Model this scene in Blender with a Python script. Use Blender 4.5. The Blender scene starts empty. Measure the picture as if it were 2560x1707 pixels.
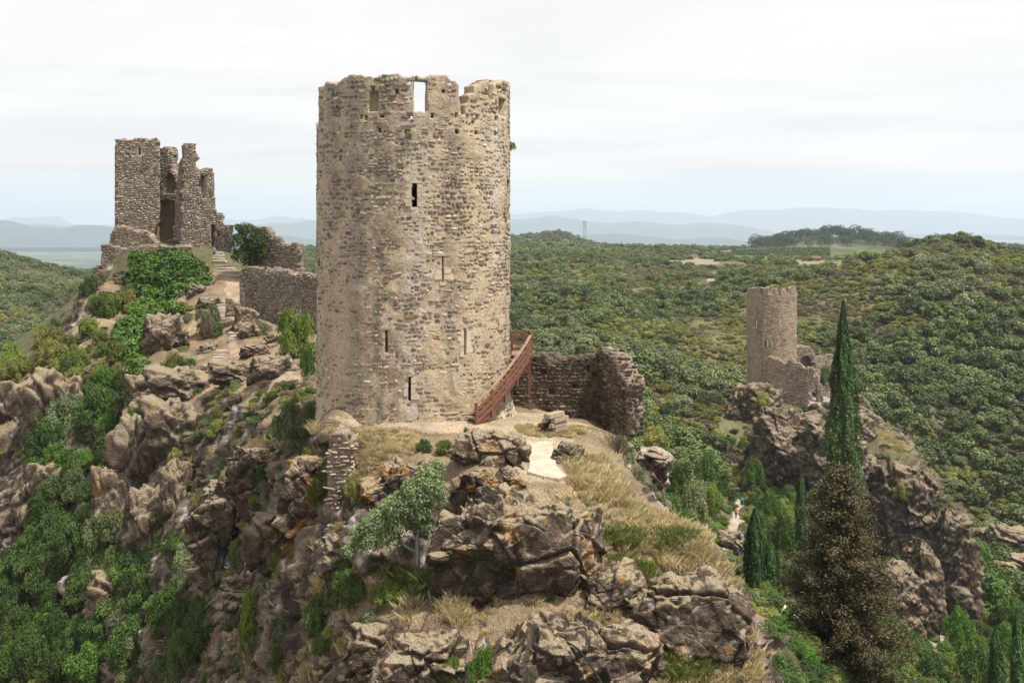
import bpy, math, random, time
import numpy as np
from mathutils import Vector, Matrix
T0 = time.time()
R = math.radians
sc = bpy.context.scene
COL = sc.collection

# ------------------------------------------------------------------ camera, sky, sun, exposure
F, U0, V0 = 2745.0, 1280.0, 570.0          # focal length, principal column and horizon row, in photo pixels (2560 wide)
cam = bpy.data.cameras.new('camera'); camo = bpy.data.objects.new('camera', cam); COL.objects.link(camo)
cam.sensor_width = 36; cam.lens = 36 * F / 2560; cam.shift_y = -(853.5 - V0) / 2560
cam.clip_start = 0.5; cam.clip_end = 200000
camo.location = (0, 0, 0); camo.rotation_euler = (R(90), 0, 0)
sc.camera = camo

SUN_AZ, SUN_EL = 118.0, 64.0               # azimuth from +Y (view direction) clockwise to +X; elevation
wd = bpy.data.worlds.new('World'); sc.world = wd; wd.use_nodes = True
nt = wd.node_tree; nt.nodes.clear()
def N(t, k, **kw):
    n = t.nodes.new(k)
    for a, b in kw.items(): setattr(n, a, b)
    return n
def build_world():
    t = nt; L = t.links.new
    out = N(t, 'ShaderNodeOutputWorld'); bg = N(t, 'ShaderNodeBackground')
    sky = N(t, 'ShaderNodeTexSky', sky_type='NISHITA', sun_disc=False)
    sky.sun_elevation = R(SUN_EL); sky.sun_rotation = R(SUN_AZ); sky.altitude = 300; sky.air_density = 1.0; sky.dust_density = 3.0
    tc = N(t, 'ShaderNodeTexCoord'); sep = N(t, 'ShaderNodeSeparateXYZ'); L(tc.outputs['Generated'], sep.inputs[0])
    add = N(t, 'ShaderNodeMath', operation='ADD'); add.inputs[1].default_value = 0.12; L(sep.outputs['Z'], add.inputs[0])
    mx = N(t, 'ShaderNodeMath', operation='MAXIMUM'); mx.inputs[1].default_value = 0.05; L(add.outputs[0], mx.inputs[0])
    dx = N(t, 'ShaderNodeMath', operation='DIVIDE'); L(sep.outputs['X'], dx.inputs[0]); L(mx.outputs[0], dx.inputs[1])
    dy = N(t, 'ShaderNodeMath', operation='DIVIDE'); L(sep.outputs['Y'], dy.inputs[0]); L(mx.outputs[0], dy.inputs[1])
    cb = N(t, 'ShaderNodeCombineXYZ'); L(dx.outputs[0], cb.inputs[0]); L(dy.outputs[0], cb.inputs[1])
    mp = N(t, 'ShaderNodeMapping'); mp.inputs['Rotation'].default_value = (0, 0, R(8)); mp.inputs['Scale'].default_value = (0.5, 1.0, 1)
    L(cb.outputs[0], mp.inputs[0])
    n1 = N(t, 'ShaderNodeTexNoise'); n1.inputs['Scale'].default_value = 0.9; n1.inputs['Detail'].default_value = 9; n1.inputs['Roughness'].default_value = 0.58; n1.inputs['Distortion'].default_value = 0.5
    L(mp.outputs[0], n1.inputs['Vector'])
    r1 = N(t, 'ShaderNodeValToRGB'); L(n1.outputs['Fac'], r1.inputs[0])
    e = r1.color_ramp.elements; e[0].position = 0.36; e[0].color = (0.675, 0.672, 0.67, 1); e[1].position = 0.60; e[1].color = (0.80, 0.785, 0.765, 1)
    n2 = N(t, 'ShaderNodeTexNoise'); n2.inputs['Scale'].default_value = 0.32; n2.inputs['Detail'].default_value = 5; L(mp.outputs[0], n2.inputs['Vector'])
    r2 = N(t, 'ShaderNodeValToRGB'); L(n2.outputs['Fac'], r2.inputs[0])
    e = r2.color_ramp.elements; e[0].position = 0.34; e[0].color = (0.95, 0.95, 0.95, 1); e[1].position = 0.58; e[1].color = (1, 1, 1, 1)
    sm = N(t, 'ShaderNodeMix', data_type='RGBA', blend_type='MULTIPLY'); sm.inputs[0].default_value = 1
    L(sky.outputs[0], sm.inputs[6]); sm.inputs[7].default_value = (0.11, 0.11, 0.11, 1)
    mix = N(t, 'ShaderNodeMix', data_type='RGBA'); L(r2.outputs[0], mix.inputs[0]); L(sm.outputs[2], mix.inputs[6]); L(r1.outputs[0], mix.inputs[7])
    # below the horizon the land goes on
    lo = N(t, 'ShaderNodeMapRange'); lo.inputs[1].default_value = -0.06; lo.inputs[2].default_value = -0.005; L(sep.outputs['Z'], lo.inputs[0])
    m2 = N(t, 'ShaderNodeMix', data_type='RGBA'); L(lo.outputs[0], m2.inputs[0]); m2.inputs[6].default_value = (0.105, 0.115, 0.115, 1); L(mix.outputs[2], m2.inputs[7])
    L(m2.outputs[2], bg.inputs[0]); bg.inputs[1].default_value = 1.0; L(bg.outputs[0], out.inputs[0])
build_world()
sl = bpy.data.lights.new('sun', 'SUN'); sl.energy = 5.0; sl.angle = R(4); sl.color = (1, 0.955, 0.88)
slo = bpy.data.objects.new('sun', sl); COL.objects.link(slo)
sd = Vector((math.sin(R(SUN_AZ)) * math.cos(R(SUN_EL)), math.cos(R(SUN_AZ)) * math.cos(R(SUN_EL)), math.sin(R(SUN_EL))))
slo.rotation_euler = (-sd).to_track_quat('-Z', 'Y').to_euler(); slo.location = sd * 400
sc.view_settings.view_transform = 'Standard'; sc.view_settings.look = 'None'; sc.view_settings.exposure = 0.43; sc.view_settings.gamma = 1
sc.view_settings.use_curve_mapping = False
sc.render.engine = 'CYCLES'
sc.cycles.use_denoising = True
sc.cycles.max_bounces = 6; sc.cycles.diffuse_bounces = 3; sc.cycles.volume_bounces = 1; sc.cycles.transparent_max_bounces = 8

# ------------------------------------------------------------------ helpers
def P(u, v, d): return np.array(((u - U0) / F * d, d, (V0 - v) / F * d))
def PV(u, v, d): return Vector(P(u, v, d))
rng = np.random.default_rng(7); random.seed(7)

def _hash(ix, iy, iz, s):
    with np.errstate(over='ignore'):
        h = (ix.astype(np.uint32) * np.uint32(374761393) + iy.astype(np.uint32) * np.uint32(668265263) + iz.astype(np.uint32) * np.uint32(2147483647 - 58) + np.uint32(s * 974711 + 17))
        h = (h ^ (h >> np.uint32(13))) * np.uint32(1274126177)
        h = (h ^ (h >> np.uint32(16))) * np.uint32(2246822519)
        return h ^ (h >> np.uint32(15))
def h01(ix, iy, iz, s): return _hash(ix, iy, iz, s).astype(np.float32) / np.float32(4294967295.0)
def vnoise(p, s=0):                                     # value noise in [-1, 1]
    p = np.asarray(p, np.float32); i = np.floor(p).astype(np.int32); f = p - i; f = f * f * (3 - 2 * f)
    o = 0
    for a in (0, 1):
        wx = f[:, 0] if a else 1 - f[:, 0]
        for b in (0, 1):
            wy = f[:, 1] if b else 1 - f[:, 1]
            for c in (0, 1):
                wz = f[:, 2] if c else 1 - f[:, 2]
                o = o + wx * wy * wz * h01(i[:, 0] + a, i[:, 1] + b, i[:, 2] + c, s)
    return o * 2 - 1
def fbm(p, octv=4, s=0, lac=2.03, gain=0.5):
    p = np.asarray(p, np.float32); o = 0; a = 1.0
    for k in range(octv): o = o + a * vnoise(p, s + k); p = p * lac + 3.7; a *= gain
    return o
def blocks(p, s=0):                                     # faceted blocks: a random tilted plane per Voronoi cell; also edge distance
    p = np.asarray(p, np.float32); i = np.floor(p).astype(np.int32); fr = p - i
    d1 = np.full(len(p), 9.0, np.float32); d2 = d1.copy(); best = np.zeros((len(p), 3), np.int32); bq = np.zeros_like(p)
    for a in (-1, 0, 1):
        for b in (-1, 0, 1):
            for c in (-1, 0, 1):
                h = _hash(i[:, 0] + a, i[:, 1] + b, i[:, 2] + c, s)
                qx = (h & np.uint32(1023)).astype(np.float32) / 1023 + a - fr[:, 0]
                qy = ((h >> np.uint32(10)) & np.uint32(1023)).astype(np.float32) / 1023 + b - fr[:, 1]
                qz = ((h >> np.uint32(20)) & np.uint32(1023)).astype(np.float32) / 1023 + c - fr[:, 2]
                dd = qx * qx + qy * qy + qz * qz; n = dd < d1
                d2 = np.where(n, d1, np.minimum(d2, dd)); d1 = np.where(n, dd, d1)
                best[n] = i[n] + (a, b, c); bq[n, 0] = qx[n]; bq[n, 1] = qy[n]; bq[n, 2] = qz[n]
    J = best.T
    t = h01(*J, s + 3) * 2 - 1 + 1.2 * sum(bq[:, k] * (h01(*J, s + 4 + k) * 2 - 1) for k in range(3))
    return t, np.sqrt(d2) - np.sqrt(d1)
def sstep(a, b, x): t = np.clip((x - a) / (b - a), 0, 1); return t * t * (3 - 2 * t)

def mesh_from(name, co, faces, mat=None, smooth=False):
    """co (n,3); faces (m,4) or (m,3) int arrays or a list of those"""
    me = bpy.data.meshes.new(name); co = np.asarray(co, np.float32)
    fl = faces if isinstance(faces, list) else [faces]
    fl = [np.asarray(f, np.int32) for f in fl if len(f)]
    me.vertices.add(len(co)); me.vertices.foreach_set('co', co.ravel())
    loops = np.concatenate([f.ravel() for f in fl]); tot = np.concatenate([np.full(len(f), f.shape[1], np.int32) for f in fl])
    me.loops.add(len(loops)); me.loops.foreach_set('vertex_index', loops)
    me.polygons.add(len(tot)); st = np.zeros(len(tot), np.int32); st[1:] = np.cumsum(tot)[:-1]
    me.polygons.foreach_set('loop_start', st); me.polygons.foreach_set('loop_total', tot)
    if smooth: me.polygons.foreach_set('use_smooth', np.ones(len(tot), bool))
    me.update(calc_edges=True)
    if mat is not None: me.materials.append(mat)
    return me
def vattr(me, name, arr, dom='POINT'):
    arr = np.asarray(arr, np.float32)
    if arr.ndim == 1: a = me.attributes.new(name, 'FLOAT', dom); a.data.foreach_set('value', arr)
    else:
        a = me.attributes.new(name, 'FLOAT_COLOR', dom)
        if arr.shape[1] == 3: arr = np.concatenate([arr, np.ones((len(arr), 1), np.float32)], 1)
        a.data.foreach_set('color', arr.ravel())
def tag(o, label=None, cat=None, group=None, kind=None):
    if label: o['label'] = label
    if cat: o['category'] = cat
    if group: o['group'] = group
    if kind: o['kind'] = kind
    return o
def link(name, me, parent=None):
    o = bpy.data.objects.new(name, me); COL.objects.link(o)
    if parent is not None: o.parent = parent
    return o
def empty(name, loc=(0, 0, 0), rz=0.0):
    o = bpy.data.objects.new(name, None); COL.objects.link(o); o.location = loc; o.rotation_euler = (0, 0, rz); o.empty_display_size = 0.5
    return o

class MB:                                               # small mesh builder
    def __init__(s): s.v = []; s.f = []
    def box(s, c, half, ax=None, taper=1.0, jit=0.0):
        c = Vector(c); ax = ax or (Vector((1, 0, 0)), Vector((0, 1, 0)), Vector((0, 0, 1))); b = len(s.v)
        for k in (-1, 1):
            t = taper if k > 0 else 1
            for i, j in ((-1, -1), (1, -1), (1, 1), (-1, 1)):
                p = c + ax[0] * (i * half[0] * t) + ax[1] * (j * half[1] * t) + ax[2] * (k * half[2])
                if jit: p += Vector((random.uniform(-jit, jit), random.uniform(-jit, jit), random.uniform(-jit, jit)))
                s.v.append(p)
        s.f += [(b, b + 3, b + 2, b + 1), (b + 4, b + 5, b + 6, b + 7)] + [(b + i, b + (i + 1) % 4, b + 4 + (i + 1) % 4, b + 4 + i) for i in range(4)]
        return s
    def bar(s, a, b_, w, h, up=(0, 0, 1)):
        a, b_ = Vector(a), Vector(b_); y = (b_ - a); ln = y.length; y.normalize(); x = y.cross(Vector(up))
        if x.length < 1e-4: x = y.cross(Vector((1, 0, 0)))
        x.normalize(); z = x.cross(y)
        return s.box((a + b_) / 2, (w / 2, ln / 2, h / 2), (x, y, z))
    def tube(s, pts, rad, n=8):
        pts = [Vector(p) for p in pts]; rad = rad if hasattr(rad, '__len__') else [rad] * len(pts); b = len(s.v)
        for i, p in enumerate(pts):
            t = (pts[min(i + 1, len(pts) - 1)] - pts[max(i - 1, 0)]); t.normalize()
            x = t.cross(Vector((0.31, 0.17, 0.94))); x.normalize(); y = t.cross(x)
            for k in range(n):
                a = 2 * math.pi * k / n; s.v.append(p + (x * math.cos(a) + y * math.sin(a)) * rad[i])
        for i in range(len(pts) - 1):
            for k in range(n):
                s.f.append((b + i * n + k, b + i * n + (k + 1) % n, b + (i + 1) * n + (k + 1) % n, b + (i + 1) * n + k))
        s.f.append(tuple(b + k for k in range(n))[::-1]); s.f.append(tuple(b + (len(pts) - 1) * n + k for k in range(n)))
        return s
    def build(s, name, mat, parent=None, smooth=False):
        me = bpy.data.meshes.new(name); me.from_pydata([tuple(v) for v in s.v], [], s.f)
        if smooth:
            for p in me.polygons: p.use_smooth = True
        me.materials.append(mat); return link(name, me, parent)

# ------------------------------------------------------------------ materials
MAT = {}
def newmat(name):
    m = bpy.data.materials.new(name); m.use_nodes = True; t = m.node_tree; t.nodes.clear()
    o = N(t, 'ShaderNodeOutputMaterial'); b = N(t, 'ShaderNodeBsdfPrincipled'); t.links.new(b.outputs[0], o.inputs[0])
    b.inputs['Roughness'].default_value = 0.9; b.inputs['Specular IOR Level'].default_value = 0.2
    MAT[name] = m
    return m, t, b
def ramp(t, src, stops):
    r = N(t, 'ShaderNodeValToRGB'); e = r.color_ramp.elements
    while len(e) < len(stops): e.new(0.5)
    for k, (p, c) in enumerate(stops):
        e[k].position = p; e[k].color = (c, c, c, 1) if not hasattr(c, '__len__') else (*c, 1)
    t.links.new(src, r.inputs[0]); return r.outputs[0]
def noise(t, vec, scale, detail=5, rough=0.6, dist=0.0):
    n = N(t, 'ShaderNodeTexNoise'); n.inputs['Scale'].default_value = scale; n.inputs['Detail'].default_value = detail
    n.inputs['Roughness'].default_value = rough; n.inputs['Distortion'].default_value = dist; t.links.new(vec, n.inputs['Vector']); return n.outputs['Fac']
def voro(t, vec, scale, feat='F1', out='Distance', rand=1.0):
    n = N(t, 'ShaderNodeTexVoronoi', feature=feat); n.inputs['Scale'].default_value = scale; n.inputs['Randomness'].default_value = rand
    t.links.new(vec, n.inputs['Vector']); return n.outputs[out]
def mixc(t, fac, a, b, mode='MIX'):
    n = N(t, 'ShaderNodeMix', data_type='RGBA', blend_type=mode)
    for s, i in ((fac, 0), (a, 6), (b, 7)):
        if hasattr(s, 'is_output'): t.links.new(s, n.inputs[i])
        elif hasattr(s, '__len__'): n.inputs[i].default_value = (*s, 1)
        else: n.inputs[i].default_value = s if i == 0 else (s, s, s, 1)
    return n.outputs[2]
def mth(t, op, a, b=None):
    n = N(t, 'ShaderNodeMath', operation=op)
    for s, i in ((a, 0), (b, 1)):
        if s is None: continue
        if hasattr(s, 'is_output'): t.links.new(s, n.inputs[i])
        else: n.inputs[i].default_value = s
    return n.outputs[0]
def attr(t, name, out='Color'):
    n = N(t, 'ShaderNodeAttribute', attribute_name=name); return n.outputs[out]
def mapping(t, scale=(1, 1, 1), src='Object'):
    c = N(t, 'ShaderNodeTexCoord'); m = N(t, 'ShaderNodeMapping'); m.inputs['Scale'].default_value = scale
    t.links.new(c.outputs[src], m.inputs[0]); return m.outputs[0]
def geopos(t, scale=(1, 1, 1)):
    c = N(t, 'ShaderNodeNewGeometry'); m = N(t, 'ShaderNodeMapping'); m.inputs['Scale'].default_value = scale
    t.links.new(c.outputs['Position'], m.inputs[0]); return m.outputs[0]
def bump(t, b, h, strength=0.5, dist=0.05):
    n = N(t, 'ShaderNodeBump'); n.inputs['Strength'].default_value = strength; n.inputs['Distance'].default_value = dist
    t.links.new(h, n.inputs['Height']); t.links.new(n.outputs[0], b.inputs['Normal'])

def m_terrain():
    m, t, b = newmat('terrain'); g = geopos(t)
    n2 = noise(t, g, 9.0, 5, 0.75)
    c = mixc(t, 1.0, attr(t, 'alb'), ramp(t, n2, [(0.30, 0.55), (0.70, 1.4)]), 'MULTIPLY'); t.links.new(c, b.inputs['Base Color'])
    ck = mth(t, 'ADD', ramp(t, voro(t, g, 0.9, 'DISTANCE_TO_EDGE'), [(0.0, 0), (0.05, 1)]), ramp(t, voro(t, g, 2.9, 'DISTANCE_TO_EDGE'), [(0.0, 0), (0.09, 0.7)]))
    bump(t, b, mth(t, 'ADD', mth(t, 'MULTIPLY', n2, 1.6), ck), 0.75, 0.09)
    return m
def m_mortar(name, ca, cb, stain=1.0, streak=True, bands=()):
    m, t, b = newmat(name); o = geopos(t); st = geopos(t, (1, 1, 0.10)); st2 = geopos(t, (0.5, 0.5, 0.07))
    n1 = noise(t, o, 0.8, 7, 0.65); n2 = noise(t, o, 7, 5, 0.7)
    c = mixc(t, ramp(t, n1, [(0.3, 0), (0.7, 1)]), ca, cb)
    if streak:
        c = mixc(t, mth(t, 'MULTIPLY', ramp(t, noise(t, st, 0.75, 5, 0.6), [(0.50, 0), (0.62, 0.85 * stain)]), ramp(t, noise(t, o, 2.5, 5, 0.7), [(0.35, 0.3), (0.6, 1)])), c, (0.17, 0.145, 0.115))
        c = mixc(t, ramp(t, noise(t, st2, 1.1, 4, 0.6), [(0.60, 0), (0.70, 0.55)]), c, (0.52, 0.47, 0.40))
    if bands:                                           # water runs: (x, half width, colour, strength), broken up by noise
        sp = N(t, 'ShaderNodeSeparateXYZ'); t.links.new(o, sp.inputs[0]); wob = mth(t, 'MULTIPLY', mth(t, 'SUBTRACT', noise(t, o, 0.5, 4, 0.6), 0.5), 1.4)
        br = ramp(t, noise(t, geopos(t, (1, 1, 0.35)), 1.6, 6, 0.7), [(0.36, 0), (0.58, 1)])
        for xc, hw, col, st_ in bands:
            f = mth(t, 'ABSOLUTE', mth(t, 'SUBTRACT', mth(t, 'ADD', sp.outputs['X'], wob), xc)); f = ramp(t, mth(t, 'DIVIDE', f, hw * 2), [(0.15, st_), (0.5, 0)])
            c = mixc(t, mth(t, 'MULTIPLY', f, br), c, col)
    c = mixc(t, 1.0, c, ramp(t, n2, [(0.3, 0.62), (0.7, 1.25)]), 'MULTIPLY')
    t.links.new(c, b.inputs['Base Color']); bump(t, b, mth(t, 'ADD', n2, mth(t, 'MULTIPLY', noise(t, o, 2.4, 5, 0.7), 1.4)), 0.9, 0.06)
    return m
def m_stone():
    m, t, b = newmat('stone'); o = geopos(t); oi = N(t, 'ShaderNodeObjectInfo')
    c = mixc(t, 1.0, attr(t, 'tint'), oi.outputs['Color'], 'MULTIPLY')
    n = noise(t, o, 6, 6, 0.75); c = mixc(t, 1.0, c, ramp(t, n, [(0.28, 0.5), (0.72, 1.45)]), 'MULTIPLY')
    c = mixc(t, ramp(t, noise(t, o, 2.2, 5, 0.7), [(0.60, 0), (0.70, 0.45)]), c, (0.42, 0.39, 0.33))
    t.links.new(c, b.inputs['Base Color']); bump(t, b, n, 0.9, 0.04)
    return m
def m_plain(name, col, var=0.3, scale=6.0, rough=0.85, streak=(1, 1, 1), bs=0.4, bd=0.02):
    m, t, b = newmat(name); o = mapping(t, streak); n = noise(t, o, scale, 6, 0.65)
    c = mixc(t, 1.0, col, ramp(t, n, [(0.25, 1 - var), (0.75, 1 + var)]), 'MULTIPLY'); t.links.new(c, b.inputs['Base Color'])
    b.inputs['Roughness'].default_value = rough
    bump(t, b, n, bs, bd); return m
def m_leaf(name, ca, cb, trans=0.25, dry=None):
    m = bpy.data.materials.new(name); m.use_nodes = True; t = m.node_tree; t.nodes.clear(); MAT[name] = m
    out = N(t, 'ShaderNodeOutputMaterial'); oi = N(t, 'ShaderNodeObjectInfo')
    c = mixc(t, attr(t, 'lv', 'Fac'), ca, cb)
    c = mixc(t, 1.0, c, ramp(t, oi.outputs['Random'], [(0, 0.62), (1, 1.35)]), 'MULTIPLY')
    pn = noise(t, geopos(t), 0.05, 3)
    c = mixc(t, ramp(t, pn, [(0.4, 0), (0.65, 0.35)]), c, dry or (ca[0] * 1.5, ca[1] * 1.2, ca[2]))
    d = N(t, 'ShaderNodeBsdfPrincipled'); d.inputs['Roughness'].default_value = 0.55; d.inputs['Specular IOR Level'].default_value = 0.25; t.links.new(c, d.inputs['Base Color'])
    tr = N(t, 'ShaderNodeBsdfTranslucent'); t.links.new(mixc(t, 1.0, c, (1.25, 1.3, 0.6), 'MULTIPLY'), tr.inputs[0])
    ms = N(t, 'ShaderNodeMixShader'); ms.inputs[0].default_value = trans; t.links.new(d.outputs[0], ms.inputs[1]); t.links.new(tr.outputs[0], ms.inputs[2])
    t.links.new(ms.outputs[0], out.inputs[0]); return m
m_terrain(); m_stone()
m_mortar('mortar', (0.42, 0.322, 0.212), (0.52, 0.415, 0.288), 0.8, True, [(-4.9, 0.8, (0.46, 0.42, 0.36), 0.6), (-6.65, 0.35, (0.15, 0.15, 0.11), 0.8), (-3.0, 0.7, (0.17, 0.15, 0.12), 0.7), (-7.9, 0.5, (0.19, 0.17, 0.145), 0.6)])
m_mortar('mortar_grey', (0.15, 0.118, 0.088), (0.25, 0.20, 0.152), 0.5)
m_mortar('mortar_dark', (0.075, 0.056, 0.040), (0.145, 0.108, 0.076), 0.6)
m_mortar('mortar_brown', (0.20, 0.155, 0.112), (0.31, 0.245, 0.178), 0.6)
m_mortar('mortar_spur', (0.27, 0.205, 0.14), (0.36, 0.285, 0.205), 0.9)
m_plain('dressed_stone', (0.50, 0.42, 0.32), 0.2, 5)
m_plain('wood_red', (0.165, 0.075, 0.05), 0.55, 5, 0.6, (1, 1, 8))
m_plain('wood_tread', (0.26, 0.18, 0.12), 0.3, 6, 0.8)
m_plain('timber', (0.33, 0.25, 0.185), 0.45, 4, 0.85, (6, 1, 6))
m_plain('timber_dark', (0.13, 0.09, 0.06), 0.4, 5, 0.85)
m_plain('slab', (0.41, 0.345, 0.265), 0.3, 1.4, 0.9)
m_plain('step_stone', (0.36, 0.30, 0.235), 0.3, 4)
m_plain('metal', (0.22, 0.21, 0.20), 0.15, 8, 0.5)
m_plain('mast_metal', (0.30, 0.33, 0.38), 0.1, 4, 0.5)
m_plain('black_rubber', (0.012, 0.012, 0.013), 0.2, 10, 0.45)
m_plain('yellow_plate', (0.62, 0.53, 0.22), 0.08, 8, 0.5)
m_plain('bark', (0.16, 0.13, 0.105), 0.4, 5, 0.95, (1, 1, 0.2))
m_plain('bark_pale', (0.30, 0.28, 0.24), 0.3, 5, 0.95, (1, 1, 0.2))
m_plain('roof_tile', (0.17, 0.085, 0.055), 0.3, 3)
m_plain('skin', (0.45, 0.28, 0.2), 0.05); m_plain('hair', (0.03, 0.02, 0.015), 0.2)
for k, c in (('shirt_grey', (0.24, 0.24, 0.29)), ('shirt_red', (0.45, 0.14, 0.11)), ('shirt_blue', (0.05, 0.25, 0.42)), ('shirt_white', (0.7, 0.7, 0.7)), ('cloth_dark', (0.03, 0.03, 0.04))): m_plain(k, c, 0.1)
m_leaf('leaf_oak', (0.046, 0.074, 0.024), (0.200, 0.240, 0.085), 0.15)
m_leaf('leaf_grey', (0.095, 0.120, 0.052), (0.260, 0.280, 0.140), 0.2)
m_leaf('leaf_olive', (0.135, 0.145, 0.034), (0.310, 0.310, 0.090), 0.25)
m_leaf('leaf_dry', (0.120, 0.092, 0.068), (0.210, 0.170, 0.130), 0.15)
m_leaf('leaf_rust', (0.130, 0.068, 0.045), (0.215, 0.120, 0.085), 0.15)
m_leaf('leaf_green', (0.036, 0.074, 0.016), (0.125, 0.185, 0.050), 0.3)
m_leaf('leaf_lime', (0.090, 0.140, 0.022), (0.220, 0.285, 0.065), 0.35)
m_leaf('leaf_ivy', (0.038, 0.092, 0.012), (0.150, 0.265, 0.045), 0.25)
m_leaf('leaf_pale', (0.095, 0.140, 0.060), (0.250, 0.305, 0.160), 0.3)
m_leaf('leaf_cypress', (0.018, 0.050, 0.009), (0.085, 0.160, 0.030), 0.1)
m_leaf('leaf_brown', (0.046, 0.038, 0.015), (0.140, 0.110, 0.046), 0.1, (0.08, 0.075, 0.03))
m_leaf('leaf_pine', (0.022, 0.044, 0.022), (0.060, 0.092, 0.044), 0.1)
m_leaf('straw', (0.36, 0.285, 0.165), (0.64, 0.54, 0.36), 0.3, (0.36, 0.25, 0.13))
m_leaf('grass_green', (0.10, 0.135, 0.030), (0.215, 0.235, 0.075), 0.3)
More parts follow.
